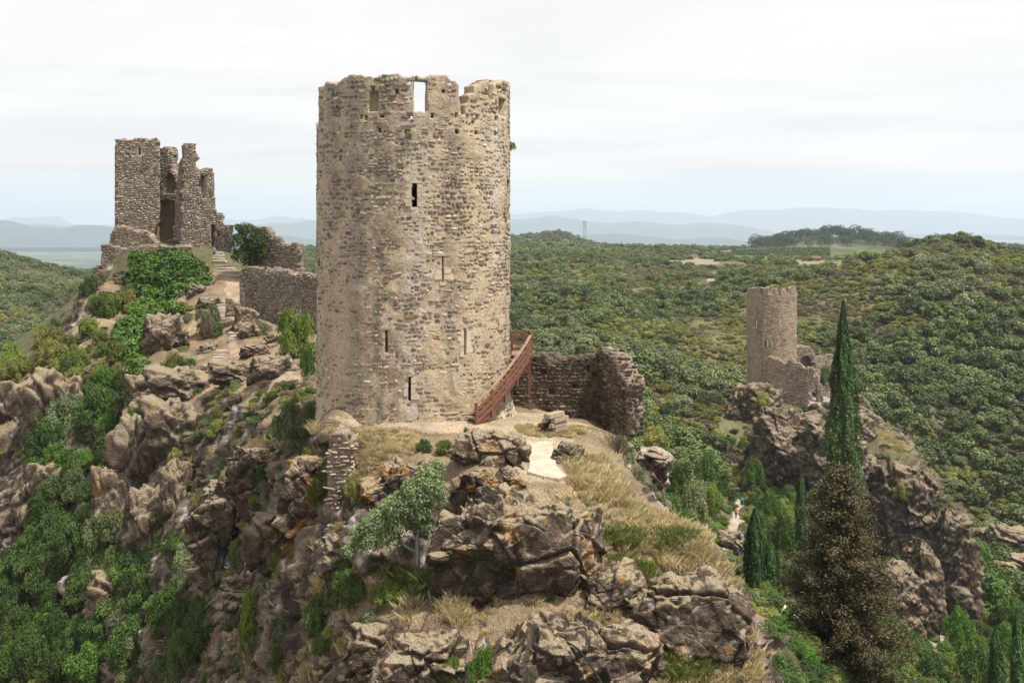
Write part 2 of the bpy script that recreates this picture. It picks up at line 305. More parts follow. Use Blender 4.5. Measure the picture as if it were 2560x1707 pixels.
# ------------------------------------------------------------------ terrain: a height field through surveyed points (column, row, distance)
prof = {
 -300: [(70, 2000), (95, 1750), (110, 1350), (122, 1050), (130, 985), (150, 1060), (200, 1080), (300, 980), (380, 860), (450, 760), (560, 660), (640, 610), (720, 640)],
 0: [(70, 2000), (88, 1707), (100, 1330), (112, 1010), (118, 918), (130, 970), (200, 1030), (280, 960), (360, 870), (430, 780), (520, 700), (600, 637), (680, 660)],
 130: [(68, 2000), (85, 1707), (98, 1300), (110, 990), (118, 880), (126, 920), (200, 980), (300, 920), (390, 855), (450, 780), (520, 722), (630, 668), (720, 690)],
 200: [(66, 2000), (83, 1707), (95, 1320), (108, 1000), (120, 810), (127, 745), (135, 800), (200, 920), (300, 880), (480, 780), (600, 722), (690, 698), (780, 710)],
 255: [(80, 1707), (92, 1340), (105, 1010), (118, 820), (130, 705), (138, 672), (150, 700), (250, 820), (500, 740), (900, 700)],
 320: [(64, 2000), (78, 1707), (90, 1330), (103, 1010), (112, 890), (118, 830), (128, 740), (136, 650), (139, 618), (150, 612), (170, 680), (400, 730)],
 400: [(60, 2000), (74, 1707), (84, 1380), (92, 1160), (99, 1010), (104, 935), (108, 880), (114, 845), (121, 790), (128, 740), (136, 640), (139, 615), (150, 608), (170, 660), (400, 700), (900, 660)],
 480: [(57, 2000), (69, 1707), (78, 1420), (86, 1180), (93, 1010), (98, 955), (103, 925), (109, 885), (114, 838), (122, 760), (132, 680), (139, 622), (150, 606), (180, 660)],
 560: [(54, 2000), (64, 1707), (72, 1440), (80, 1200), (87, 1030), (91, 978), (95, 955), (101, 920), (109, 850), (118, 765), (127, 700), (136, 640), (146, 625), (170, 690), (400, 690), (900, 645)],
 640: [(50, 2000), (58, 1707), (64, 1480), (70, 1240), (74, 1110), (80, 1010), (86, 960), (95, 915), (106, 850), (116, 800), (120, 770), (126, 730), (145, 660), (180, 720), (400, 690)],
 720: [(46, 2000), (51.5, 1707), (55, 1500), (59, 1300), (64, 1130), (68, 1075), (74, 1030), (82, 975), (90, 925), (104, 870), (117, 805), (122, 765), (150, 700), (200, 700), (400, 680), (900, 642)],
 790: [(43, 2000), (47.5, 1707), (50.5, 1470), (52.5, 1300), (54.8, 1085), (57, 1062), (62, 1040), (72, 1000), (85, 940), (104, 875), (118, 815), (150, 720), (200, 705), (400, 680)],
 900: [(40, 2000), (44, 1707), (46.5, 1480), (48.7, 1300), (50.7, 1205), (52.5, 1115), (55, 1070), (60, 1040), (72, 985), (100, 880), (150, 740)],
 1035: [(37, 2000), (40.5, 1707), (43.5, 1560), (46.5, 1420), (48.3, 1280), (49.3, 1170), (50.5, 1135), (52.6, 1085), (54.6, 1058), (60, 1025), (80, 930), (120, 820), (200, 740), (400, 680), (900, 640)],
 1120: [(36, 2000), (39.8, 1707), (42, 1570), (44.6, 1480), (45.6, 1330), (46.6, 1230), (48.5, 1185), (50.6, 1125), (54.5, 1062), (60, 1025), (80, 940)],
 1200: [(35.5, 2000), (39, 1707), (41, 1590), (43.4, 1490), (44.4, 1350), (45.6, 1225), (48, 1180), (51, 1120), (54.6, 1062), (60, 1026), (80, 960), (120, 900), (160, 850)],
 1290: [(35, 2000), (38.3, 1707), (40.3, 1575), (42.8, 1505), (44.2, 1370), (45.8, 1240), (48, 1190), (52, 1120), (56, 1066), (62, 1040), (75, 1030), (100, 1060), (150, 1080)],
 1400: [(35, 2000), (38.2, 1707), (40.2, 1590), (42.5, 1500), (44.4, 1360), (46.4, 1245), (49, 1180), (53, 1118), (57, 1070), (63, 1045), (70, 1060), (90, 1120), (130, 1160)],
 1500: [(35.5, 2000), (38.8, 1707), (40.8, 1610), (43, 1480), (45, 1370), (47.3, 1260), (50, 1180), (54, 1115), (58, 1075), (63, 1060), (70, 1100), (90, 1180), (130, 1200), (165, 1140)],
 1600: [(36, 2000), (40, 1707), (43, 1510), (45.6, 1370), (48, 1290), (52, 1215), (56, 1150), (59, 1135), (64, 1200), (75, 1290), (100, 1330), (140, 1290), (175, 1200), (190, 1150)],
 1700: [(37, 2000), (40.6, 1707), (43.6, 1490), (46.2, 1345), (48.2, 1312), (53, 1380), (62, 1450), (80, 1460), (110, 1400), (145, 1320), (175, 1220), (195, 1150)],
 1780: [(37, 2000), (41, 1707), (43.5, 1500), (45.6, 1362), (47.5, 1360), (52, 1480), (60, 1560), (75, 1570), (100, 1500), (130, 1420), (150, 1365), (165, 1320), (185, 1245), (205, 1130), (220, 1030)],
 1860: [(37.5, 2000), (41, 1720), (42.6, 1530), (44, 1480), (46, 1520), (52, 1640), (60, 1680), (75, 1560), (90, 1520), (120, 1430), (150, 1360), (172, 1298), (188, 1252), (200, 1190), (212, 1100), (222, 1010), (232, 985)],
 1930: [(38, 2000), (41, 1800), (42.5, 1680), (44, 1660), (50, 1740), (58, 1720), (66, 1580), (73, 1538), (88, 1500), (120, 1430), (160, 1335), (188, 1250), (205, 1150), (215, 1065), (223, 1000), (235, 965)],
 2050: [(40, 2100), (50, 1900), (70, 1720), (90, 1570), (120, 1455), (160, 1340), (185, 1255), (205, 1140), (214, 1070), (221, 1015), (230, 992), (240, 995), (250, 1010)],
 2140: [(45, 2100), (60, 1850), (85, 1700), (110, 1600), (140, 1500), (170, 1400), (190, 1310), (203, 1170), (212, 1090), (222, 1035), (232, 1012), (243, 1040)],
 2200: [(50, 2100), (70, 1850), (92, 1745), (120, 1650), (155, 1570), (184, 1500), (192, 1440), (200, 1180), (206, 1120), (220, 1075), (230, 1058), (240, 1090), (250, 1100)],
 2280: [(60, 2000), (90, 1800), (120, 1700), (155, 1625), (182, 1565), (188, 1500), (195, 1210), (200, 1150), (215, 1120), (224, 1110), (236, 1150), (245, 1160)],
 2340: [(65, 2000), (100, 1780), (130, 1700), (160, 1620), (178, 1590), (185, 1520), (191, 1260), (196, 1215), (208, 1205), (216, 1230), (232, 1260), (245, 1170)],
 2385: [(70, 2000), (110, 1760), (140, 1680), (165, 1610), (180, 1560), (184, 1480), (188, 1330), (193, 1290), (205, 1300), (220, 1325), (235, 1260), (246, 1190)],
 2440: [(75, 2000), (120, 1760), (150, 1680), (172, 1600), (184, 1540), (192, 1440), (200, 1385), (215, 1370), (226, 1350), (238, 1260), (255, 1110)],
 2560: [(85, 2000), (130, 1760), (152, 1707), (175, 1580), (192, 1480), (207, 1420), (222, 1340), (242, 1200), (272, 1000), (315, 800), (350, 700), (385, 632), (400, 626), (460, 645)],
 2860: [(100, 2000), (140, 1760), (180, 1580), (207, 1440), (232, 1320), (255, 1150), (290, 950), (330, 760), (370, 650), (400, 620), (460, 640)],
}
hill = {
 600: [(1500, 625), (2600, 650)], 770: [(1200, 628), (2500, 655)],
 1035: [(1500, 622)],
 1300: [(190, 1060), (215, 950), (255, 850), (320, 760), (430, 690), (560, 645), (750, 624), (900, 619), (1200, 620), (1700, 622)],
 1450: [(165, 1150), (190, 1090), (215, 985), (255, 875), (320, 770), (430, 695), (560, 650), (750, 628), (900, 622)],
 1600: [(205, 1100), (228, 1000), (255, 900), (300, 800), (370, 725), (450, 682), (600, 648), (800, 632), (1000, 626)],
 1700: [(210, 1090), (232, 1000), (258, 905), (300, 805), (370, 725), (450, 682), (600, 650), (800, 634)],
 1800: [(232, 1050), (245, 1000), (268, 900), (310, 800), (380, 722), (500, 675), (650, 652), (850, 636), (1200, 628)],
 1950: [(250, 1020), (272, 930), (300, 830), (345, 745), (400, 695), (500, 668), (650, 652), (850, 640)],
 2100: [(262, 1000), (285, 900), (315, 800), (360, 720), (420, 685), (520, 665), (680, 650), (900, 636), (1100, 628)],
 2200: [(256, 1060), (275, 950), (305, 830), (350, 725), (400, 680), (470, 668), (680, 650)],
 2300: [(255, 1120), (268, 1010), (300, 850), (345, 720), (385, 642), (400, 637), (460, 655), (680, 648), (900, 635)],
 2380: [(255, 1120), (285, 940), (330, 740), (375, 640), (398, 624), (450, 650)],
 2450: [(255, 1105), (290, 900), (330, 750), (370, 660), (400, 622), (470, 640), (900, 635)],
}
pts = []
for D in (prof, hill):
    for u, L in D.items():
        for d, v in L: pts.append((u, d, v))
for u in (-800, 3360):
    for d, v in prof[-300 if u < 0 else 2860]: pts.append((u, d, v))
for u in range(-800, 3400, 320):                       # beyond the plateau: a wide plain 150 m below
    if u < 300:
        zs = ((1100, -60), (1600, -95), (2400, -120), (3600, -140), (6000, -150), (12000, -150))
    else:
        zs = ((1900, -45), (2600, -90), (3600, -140), (6000, -150), (12000, -150))
    for d, z in zs: pts.append((u, d, V0 - F * z / d))
pts = np.array(pts)
NU, ND = 440, 620
gu = np.linspace(-800, 3360, NU); gl = np.linspace(math.log(24), math.log(12000), ND)
def rbf_fit():
    X = np.stack([pts[:, 0] / 27.45, 100 * np.log(pts[:, 1])], 1); n = len(X)
    A = np.sqrt(((X[:, None] - X[None]) ** 2).sum(2) + 0.6)
    Pm = np.concatenate([np.ones((n, 1)), X], 1)
    M = np.zeros((n + 3, n + 3)); M[:n, :n] = A + np.eye(n) * -0.15; M[:n, n:] = Pm; M[n:, :n] = Pm.T
    w = np.linalg.solve(M, np.concatenate([pts[:, 2], np.zeros(3)]))
    UU, LL = np.meshgrid(gu / 27.45, 100 * gl, indexing='ij'); Q = np.stack([UU.ravel(), LL.ravel()], 1)
    out = np.empty(len(Q))
    for k in range(0, len(Q), 20000):
        q = Q[k:k + 20000]
        dq = np.sqrt((q[:, 0:1] - X[None, :, 0]) ** 2 + (q[:, 1:2] - X[None, :, 1]) ** 2 + 0.6)
        out[k:k + 20000] = dq @ w[:n] + w[n] + q @ w[n + 1:]
    return out.reshape(NU, ND)
GV = rbf_fit(); print('rbf', time.time() - T0)
# gentle hills in the middle distance
_U, _Lg = np.meshgrid(gu, gl, indexing='ij'); _D = np.exp(_Lg)
def hill_bump(uc, dc, su, sd_, dv):
    global GV
    GV -= dv * np.exp(-((_U - uc) / su) ** 2 - (np.log(_D / dc) / sd_) ** 2)
def relief():
    global GV
    X_ = (_U - U0) / F * _D; q = np.stack([X_.ravel(), _D.ravel(), 0 * X_.ravel()], 1).astype(np.float32)
    n = (fbm(q / 95.0, 3, 91) - 0.9 * np.abs(fbm(q * np.array([1 / 60., 1 / 110., 1], np.float32), 2, 93))).reshape(_U.shape)
    m = sstep(235, 290, _D) * (1 - sstep(360, 480, _D)) * np.where(_U > 800, 1, sstep(260, 330, _D))
    GV -= F * 8.0 * n * m / _D
relief()
hill_bump(1385, 1500, 82, 0.13, 36); hill_bump(1260, 1500, 60, 0.13, 18)
hill_bump(2090, 1150, 150, 0.12, 36); hill_bump(1960, 1130, 80, 0.10, 8); hill_bump(2270, 1150, 80, 0.10, 10)
hill_bump(180, 2600, 90, 0.2, 14); hill_bump(40, 3400, 120, 0.15, 8)
hill_bump(740, 2000, 60, 0.15, 10); hill_bump(2450, 1700, 140, 0.15, 20)
GD = _D
def vfield(u, d):
    fu = np.clip((np.asarray(u, float) - gu[0]) / (gu[1] - gu[0]), 0, NU - 1.001); fl = np.clip((np.log(d) - gl[0]) / (gl[1] - gl[0]), 0, ND - 1.001)
    i = fu.astype(int); j = fl.astype(int); a = fu - i; b = fl - j
    return (GV[i, j] * (1 - a) * (1 - b) + GV[i + 1, j] * a * (1 - b) + GV[i, j + 1] * (1 - a) * b + GV[i + 1, j + 1] * a * b)
def zfield(x, y): u = U0 + F * np.asarray(x) / y; return (V0 - vfield(u, y)) * y / F
_dd = np.exp(np.linspace(math.log(30), math.log(5000), 2600))
def hit(u, v, dmin=30.0):                               # first ground point on the sight line (u, v)
    vv = vfield(np.full(len(_dd), u), _dd); k = np.nonzero((vv <= v) & (_dd >= dmin))[0]
    return float(_dd[k[0]]) if len(k) else None
def ground(x, y): return float(zfield(np.array([x]), np.array([y]))[0])

def inpoly(u, v, poly):
    u = np.asarray(u); v = np.asarray(v); r = np.zeros(u.shape, bool); n = len(poly)
    for i in range(n):
        x1, y1 = poly[i]; x2, y2 = poly[(i + 1) % n]
        c = ((y1 > v) != (y2 > v))
        with np.errstate(divide='ignore', invalid='ignore'): r ^= c & (u < (x2 - x1) * (v - y1) / (y2 - y1 + 1e-9) + x1)
    return r

def build_terrain():
    cu = np.concatenate([np.linspace(-800, -60, 36, endpoint=False), np.linspace(-60, 2620, 720), np.linspace(2620, 3360, 37)[1:]])
    NR = 800; fine = np.exp(np.linspace(gl[0], gl[-1], 5000)); dm = np.empty((len(cu), NR))
    W = np.empty((len(cu), 5000))
    for k, u in enumerate(cu):
        v = vfield(np.full(5000, u), fine); z = (V0 - v) * fine / F
        hid = np.clip(1 - (v - np.minimum.accumulate(v)) / 160, 0.2, 1)
        W[k, 0] = 0; W[k, 1:] = np.sqrt(np.diff(z) ** 2 + (0.22 * np.diff(fine)) ** 2) / fine[1:] * hid[1:] * np.interp(v[1:], [1800, 2000], [1, 0.15]) * np.interp(fine[1:], [150, 300, 600], [1, 0.6, 0.2])
    ker = np.exp(-np.linspace(-2, 2, 15) ** 2); ker /= ker.sum()
    Wp = np.pad(W, ((7, 7), (0, 0)), 'edge'); W = sum(ker[i] * Wp[i:i + len(cu)] for i in range(15))
    S = np.cumsum(W, 1)
    for k in range(len(cu)): dm[k] = np.interp(np.linspace(0, S[k, -1], NR), S[k], fine)
    U = np.repeat(cu[:, None], NR, 1); V = vfield(U.ravel(), dm.ravel()).reshape(U.shape)
    X = (U - U0) / F * dm; Y = dm; Z = (V0 - V) * dm / F
    co = np.stack([X, Y, Z], 2)
    def normals(c):
        a = np.gradient(c, axis=0); b = np.gradient(c, axis=1); n = np.cross(a, b); n /= np.linalg.norm(n, axis=2, keepdims=True) + 1e-9; n[n[..., 2] < 0] *= -1; return n
    print('grid', time.time() - T0); nb = normals(co); steep = 1 - nb[..., 2]
    fu, fv, fd = U.ravel(), V.ravel(), dm.ravel(); p = co.reshape(-1, 3)
    # where bare rock shows
    near = (fd < 132) & (fu < 1960)
    spur = inpoly(fu, fv, [(1830, 985), (2200, 985), (2420, 1240), (2460, 1620), (2180, 1620), (2100, 1500), (2080, 1290), (1900, 1240), (1840, 1120)]) & (fd > 150) & (fd < 240)
    nz = fbm(p / 9.0, 4, 11)
    rk = np.where(near, 0.58, np.where(spur, 0.8, 0.10)) + 0.22 * nz + 1.1 * (sstep(0.18, 0.6, steep.ravel()) - 0.35) * np.where(fd < 300, 1, 0.3)
    rk = np.where(fd > 300, np.minimum(rk, 0.34 + 0.25 * nz), rk)
    soft = np.zeros(len(fu))
    for poly, d0, d1, w in SOFT:
        soft = np.maximum(soft, w * (inpoly(fu, fv, poly) & (fd > d0) & (fd < d1)))
    sg = soft.reshape(U.shape)
    for _ in range(4): sg = (sg + np.roll(sg, 1, 0) + np.roll(sg, -1, 0) + np.roll(sg, 1, 1) + np.roll(sg, -1, 1)) / 5
    soft = sg.ravel()
    rk = np.clip(rk, 0, 1) * (1 - soft)
    # crags: tilted blocks, split by joints, plus fractal roughness
    print('mask', time.time() - T0); amp = np.clip(rk * 1.3, 0.0, 1) * np.where(fd < 260, 1, 0)
    k = np.nonzero((fd < 262) & (fu > -250) & (fu < 2800))[0]; q = p[k].astype(np.float32); w = fbm(q / 3.0, 2, 31)[:, None] * 0.18
    rot = (q @ np.array([[0.80, -0.42, 0.42], [0.28, 0.89, 0.35], [-0.52, -0.16, 0.83]], np.float32).T)
    sc_ = np.where(fd[k] > 150, 2.2, np.where(fd[k] > 75, 1.4, 1.0))[:, None].astype(np.float32)
    b1, e1 = blocks(rot / np.array([3.6, 3.6, 5.0]) / sc_ + w, 40); b2, e2 = blocks(rot / np.array([1.15, 1.15, 1.9]) / sc_ + w * 1.3, 60)
    disp = np.zeros(len(p)); s1 = sc_[:, 0]; fq = fbm(q / 0.9, 3, 5)
    disp[k] = amp[k] * s1 * 0.55 * (0.85 * b1 * sstep(0, 0.22, e1) - 0.30 * (1 - sstep(0, 0.16, e1)) + 0.30 * b2 * sstep(0, 0.26, e2) - 0.10 * (1 - sstep(0, 0.16, e2)) + 0.09 * fq + 0.6 * fbm(q / 6.0, 2, 9))
    tb = (rot[:, 2] + 0.25 * fq) / 1.1; saw = tb - np.floor(tb)
    disp[k] += amp[k] * (0.30 * saw + 0.09 * fbm(q / 0.35, 2, 17)) + (0.06 * fq + 0.035 * fbm(q / 0.3, 2, 18)) * (1 - 0.6 * soft[k])
    fk = fd > 200; disp[fk] += 0.9 * fbm(p[fk] / 14.0, 3, 19) * sstep(200, 300, fd[fk])
    crack = np.zeros(len(p)); crack[k] = np.maximum(1 - sstep(0, 0.07, e1), 0.8 * (1 - sstep(0, 0.08, e2)))
    print('disp', time.time() - T0); nrm = nb.reshape(-1, 3).copy(); nrm[:, 2] *= 0.55; nrm /= np.linalg.norm(nrm, axis=1, keepdims=True)
    p2 = p + nrm * disp[:, None]
    n2 = normals(p2.reshape(co.shape)).reshape(-1, 3)
    sm_ = n2.reshape(co.shape)
    for _ in range(2): sm_ = (sm_ + np.roll(sm_, 1, 0) + np.roll(sm_, -1, 0) + np.roll(sm_, 1, 1) + np.roll(sm_, -1, 1)) / 5
    sm_ = sm_.reshape(-1, 3)
    flat = sstep(0.60, 0.84, sm_[:, 2])
    rock = np.clip(rk * 1.15 + 0.26 - 0.62 * flat * np.where(fd < 300, 1, 0.3), 0, 1) * (1 - 0.85 * soft)
    rock = np.where(near | spur, rock, np.minimum(rock, 0.62))
    # ground colour: soil and dry grass near, scrub litter on the hills, farmed plain beyond
    alb = np.empty((len(p), 3)); alb[:] = (0.118, 0.110, 0.054)
    pn = fbm(p / 16.0, 4, 51); alb[:] += np.clip(pn, -1, 1)[:, None] * np.array([0.03, 0.028, 0.012])
    kk = near; gr = fbm(p / 2.2, 3, 55)
    alb[kk] = np.array([0.235, 0.175, 0.108]) + np.clip(gr[kk], -1, 1)[:, None] * np.array([0.05, 0.04, 0.02])
    far = sstep(500, 900, fd)[:, None]; alb = alb * (1 - far) + far * np.array([0.085, 0.095, 0.05])
    alb += far * np.clip(fbm(p / 60.0, 3, 58), -1, 1)[:, None] * np.array([0.05, 0.04, 0.03])
    pl = sstep(2600, 3600, fd)[:, None]; fieldn = np.zeros(len(p)); fk = fd > 2500; fieldn[fk] = blocks(p[fk] * np.array([1 / 420., 1 / 420., 0.0001]), 77)[0]
    pc = np.where((fieldn > 0.35)[:, None], np.array([0.10, 0.11, 0.07]), np.where((fieldn > -0.1)[:, None], np.array([0.12, 0.15, 0.07]), np.array([0.06, 0.085, 0.05])))
    alb = alb * (1 - pl) + pl * pc
    ju = 14 * fbm(p / (fd[:, None] / 40), 3, 3); jv = 9 * fbm(p / (fd[:, None] / 40), 3, 4)
    for poly, d0, d1, c in PAINT:
        a = np.array(poly); s = np.nonzero((fd > d0) & (fd < d1) & (fu > a[:, 0].min() - 30) & (fu < a[:, 0].max() + 30))[0]
        s = s[inpoly(fu[s] + ju[s], fv[s] + jv[s], poly)]
        alb[s] = np.array(c); rock[s] *= 0.25
    lich = np.zeros(len(p))
    for uc, vc, ru, rv, d0, d1 in LICH: lich = np.maximum(lich, np.where((fd > d0) & (fd < d1), np.clip(1.6 - 1.6 * np.sqrt(((fu - uc) / ru) ** 2 + ((fv - vc) / rv) ** 2), 0, 1), 0))
    # bare rock: brown to near black, weathered paler, with crusts of white and orange lichen
    kk = np.nonzero((fd < 420))[0]; q = p2[kk].astype(np.float32); qs = q * np.array([1, 1, 0.5], np.float32)
    n1 = fbm(qs * 0.55, 4, 71); n3 = fbm(qs * 2.0, 3, 75); n4 = fbm(q * 1.1, 3, 79)
    lp = lambda A, B, f: A + (np.asarray(B) - A) * f[:, None]
    rc = lp(np.array([[0.075, 0.056, 0.040]]), (0.180, 0.135, 0.094), sstep(-0.45, 0.55, n1))
    rc = lp(rc, (0.27, 0.215, 0.165), sstep(0.0, 0.7, n3 + 0.5 * fbm(q * 5, 2, 77)) * 0.85); rc = lp(rc, (0.030, 0.024, 0.020), 0.75 * sstep(0.1, 0.7, -n3) + 0.0 * n3)
    rc = lp(rc, (0.50, 0.48, 0.44), sstep(0.80, 1.0, n3 * 0.8 + n4) * 0.8 * (fd[kk] < 140))
    rc = lp(rc, (0.44, 0.205, 0.03), lich[kk] * sstep(0.15, 0.45, n4 + 0.5 * n3))
    rm = sstep(0.40, 0.60, rock[kk] + 0.42 * fbm(q * 0.9, 4, 83))
    sv = (1 + 0.28 * n4)[:, None]
    alb[kk] = lp(alb[kk] * sv, np.zeros(3), np.zeros(len(kk))) * (1 - rm[:, None]) + rc * rm[:, None]
    print('col', time.time() - T0); i = np.arange(len(cu) - 1)[:, None] * NR + np.arange(NR - 1)[None]; i = i.ravel()
    faces = np.stack([i, i + NR, i + NR + 1, i + 1], 1)
    me = mesh_from('terrain', p2, faces, MAT['terrain'], smooth=False)
    vattr(me, 'alb', np.clip(alb, 0.01, 1))
    o = link('terrain', me); tag(o, 'rocky ridge, scrub hillsides and plain stretching to the mountains', kind='structure')
    return o, p2, fu, fv, fd, rock
SOFT = [  # smooth trodden ground and grassy slopes
 ([(795, 1075), (800, 1030), (1290, 1030), (1560, 1050), (1540, 1110), (1440, 1150), (1300, 1110), (1180, 1090), (900, 1100)], 50, 66, 1.0),
 ([(880, 1090), (1080, 1085), (1090, 1140), (980, 1165), (900, 1230)], 48, 55, 0.9),
 ([(1300, 1095), (1420, 1095), (1470, 1220), (1300, 1215)], 46, 57, 0.85),
 ([(540, 660), (600, 690), (600, 760), (610, 860), (600, 900), (690, 960), (640, 985), (500, 960), (520, 870), (555, 800), (540, 740)], 80, 140, 0.8),
 ([(420, 850), (490, 800), (510, 815), (440, 870)], 95, 125, 0.9),
 ([(1500, 1240), (1660, 1290), (1790, 1370), (1880, 1560), (1900, 1720), (1650, 1720), (1700, 1560), (1560, 1380)], 36, 52, 0.55),
 ([(1760, 1380), (1800, 1330), (1840, 1240), (1870, 1245), (1870, 1310), (1830, 1380)], 140, 200, 1.0),
 ([(1900, 1500), (1990, 1520), (2080, 1580), (2060, 1640), (1930, 1570)], 60, 95, 1.0),
 ([(620, 1110), (790, 1050), (800, 1085), (640, 1140)], 55, 75, 0.85),
 ([(960, 1420), (1090, 1440), (1110, 1520), (860, 1560), (840, 1490)], 38, 50, 0.9),
 ([(2310, 1570), (2400, 1580), (2380, 1640), (2300, 1640)], 130, 185, 1.0),
]
PAINT = [
 ([(800, 1040), (1300, 1035), (1480, 1062), (1440, 1080), (1320, 1090), (1100, 1075), (900, 1060)], 50, 66, (0.39, 0.305, 0.21)),
 ([(1300, 1085), (1440, 1090), (1450, 1205), (1290, 1215)], 46, 57, (0.40, 0.31, 0.21)),
 ([(1180, 1080), (1310, 1080), (1310, 1180), (1200, 1170)], 46, 57, (0.35, 0.265, 0.178)),
 ([(815, 1070), (1080, 1085), (1080, 1130), (920, 1150), (850, 1110)], 48, 57, (0.33, 0.235, 0.13)),
 ([(550, 690), (600, 700), (600, 760), (606, 850), (596, 900), (575, 900), (585, 800), (560, 740)], 90, 140, (0.33, 0.24, 0.155)),
 ([(500, 930), (620, 930), (760, 935), (740, 960), (620, 975), (520, 965)], 78, 104, (0.34, 0.26, 0.18)),
 ([(425, 850), (490, 800), (505, 812), (440, 870)], 95, 125, (0.35, 0.25, 0.155)),
 ([(1768, 1378), (1800, 1335), (1840, 1245), (1868, 1250), (1866, 1310), (1826, 1378)], 140, 200, (0.40, 0.33, 0.25)),
 ([(1905, 1500), (1985, 1520), (2080, 1590), (2060, 1630), (1935, 1560)], 60, 95, (0.33, 0.275, 0.21)),
 ([(2335, 1580), (2362, 1582), (2352, 1632), (2310, 1640)], 130, 185, (0.33, 0.28, 0.215)),
 ([(2010, 1015), (2140, 1010), (2110, 990), (2020, 990)], 205, 245, (0.33, 0.275, 0.21)),
 ([(1660, 652), (1800, 648), (1790, 662), (1680, 668)], 450, 900, (0.25, 0.205, 0.135)),
 ([(1770, 680), (1795, 672), (1790, 698), (1775, 698)], 300, 800, (0.36, 0.31, 0.24)),
 ([(1985, 655), (2120, 650), (2100, 672), (1990, 680)], 350, 900, (0.24, 0.19, 0.125)),
 ([(1800, 636), (2230, 630), (2200, 648), (1840, 650)], 600, 1000, (0.075, 0.12, 0.035)),
]
LICH = [(1200, 1230, 60, 60, 40, 50), (1250, 1320, 45, 120, 40, 50), (1190, 1090, 40, 40, 46, 56), (1060, 1170, 50, 40, 46, 52), (1500, 1260, 60, 90, 42, 50), (1410, 1250, 40, 40, 42, 50), (1340, 1400, 60, 40, 40, 48), (1510, 1360, 50, 60, 40, 48), (760, 1240, 30, 60, 46, 58), (1290, 1500, 60, 30, 38, 48), (1830, 1500, 80, 100, 38, 48)]
TERR, TP, TU, TV, TD, TROCK = build_terrain()
print('terrain', time.time() - T0)

# far mountain ranges, each a real ridge with its own depth
m_plain('mountain', (0.055, 0.070, 0.062), 0.3, 0.002, 0.95, (1, 1, 1), 0.0, 0.1)
def mountain(dist, crest, base, seed, rough):
    us = np.linspace(-1100, 3700, 420); cv = np.interp(us, [c[0] for c in crest], [c[1] for c in crest])
    x = (us - U0) / F * dist; zc = (V0 - cv) / F * dist
    zc = zc + rough * fbm(np.stack([x / (dist * 0.03), us * 0, us * 0 + seed], 1), 5, seed)
    rows = []; nr = 26
    for k in range(nr):
        t = k / (nr - 1) * 2 - 1                          # front slope, crest, back slope
        yy = dist * (1 + 0.11 * t); a = 1 - abs(t) ** 1.15
        zz = base + (zc - base) * a + (1 - abs(t)) * abs(t) * rough * 2.2 * fbm(np.stack([x / (dist * 0.022), us * 0 + yy / (dist * 0.03), us * 0 + seed], 1), 4, seed + 3)
        rows.append(np.stack([x * (1 + 0.11 * t), np.full_like(x, yy), zz], 1))
    co = np.concatenate(rows); n = len(us)
    i = (np.arange(nr - 1)[:, None] * n + np.arange(n - 1)[None]).ravel()
    o = link('mountains', mesh_from('mountains', co, np.stack([i, i + 1, i + n + 1, i + n], 1), MAT['mountain'], True))
    tag(o, kind='structure')
mountain(24000, [(-1100, 545), (0, 548), (150, 545), (175, 556), (300, 560), (560, 545), (700, 540), (800, 545), (1276, 536), (1460, 522), (1560, 530), (1720, 534), (1900, 528), (2050, 521), (2200, 524), (2350, 530), (2560, 546), (3700, 550)], -150, 1, 60)
mountain(14500, [(-1100, 570), (500, 565), (800, 552), (1000, 560), (1276, 548), (1400, 542), (1520, 556), (1600, 553), (1700, 560), (1850, 562), (1950, 575), (2300, 590), (3700, 600)], -150, 2, 40)
mountain(9500, [(-1100, 530), (-200, 540), (0, 550), (60, 560), (110, 566), (125, 563), (260, 564), (420, 580), (800, 595), (1276, 590), (1500, 588), (1800, 598), (2200, 606), (3700, 610)], -152, 3, 20)
# ------------------------------------------------------------------ crags and boulders: angular blocks cut by joint planes
def cubesphere(n):
    g = np.tan(np.linspace(-math.pi / 4, math.pi / 4, n + 1)); A, B = np.meshgrid(g, g, indexing='ij'); vs = []; fs = []; o = np.ones_like(A); b = 0
    i = (np.arange(n)[:, None] * (n + 1) + np.arange(n)[None]).ravel()
    for ax, sg in ((0, 1), (0, -1), (1, 1), (1, -1), (2, 1), (2, -1)):
        v = [None] * 3; v[ax] = o * sg; v[(ax + 1) % 3] = A; v[(ax + 2) % 3] = B * sg
        v = np.stack([x.ravel() for x in v], 1); v /= np.linalg.norm(v, axis=1, keepdims=True); vs.append(v)
        fs.append(np.stack([i, i + n + 1, i + n + 2, i + 1], 1) + b); b += len(v)
    v = np.concatenate(vs); f = np.concatenate(fs)
    key = np.round(v * 1e5).astype(np.int64); _, idx, inv = np.unique(key, axis=0, return_index=True, return_inverse=True)
    return v[idx], inv.ravel()[f]
_CS = {}
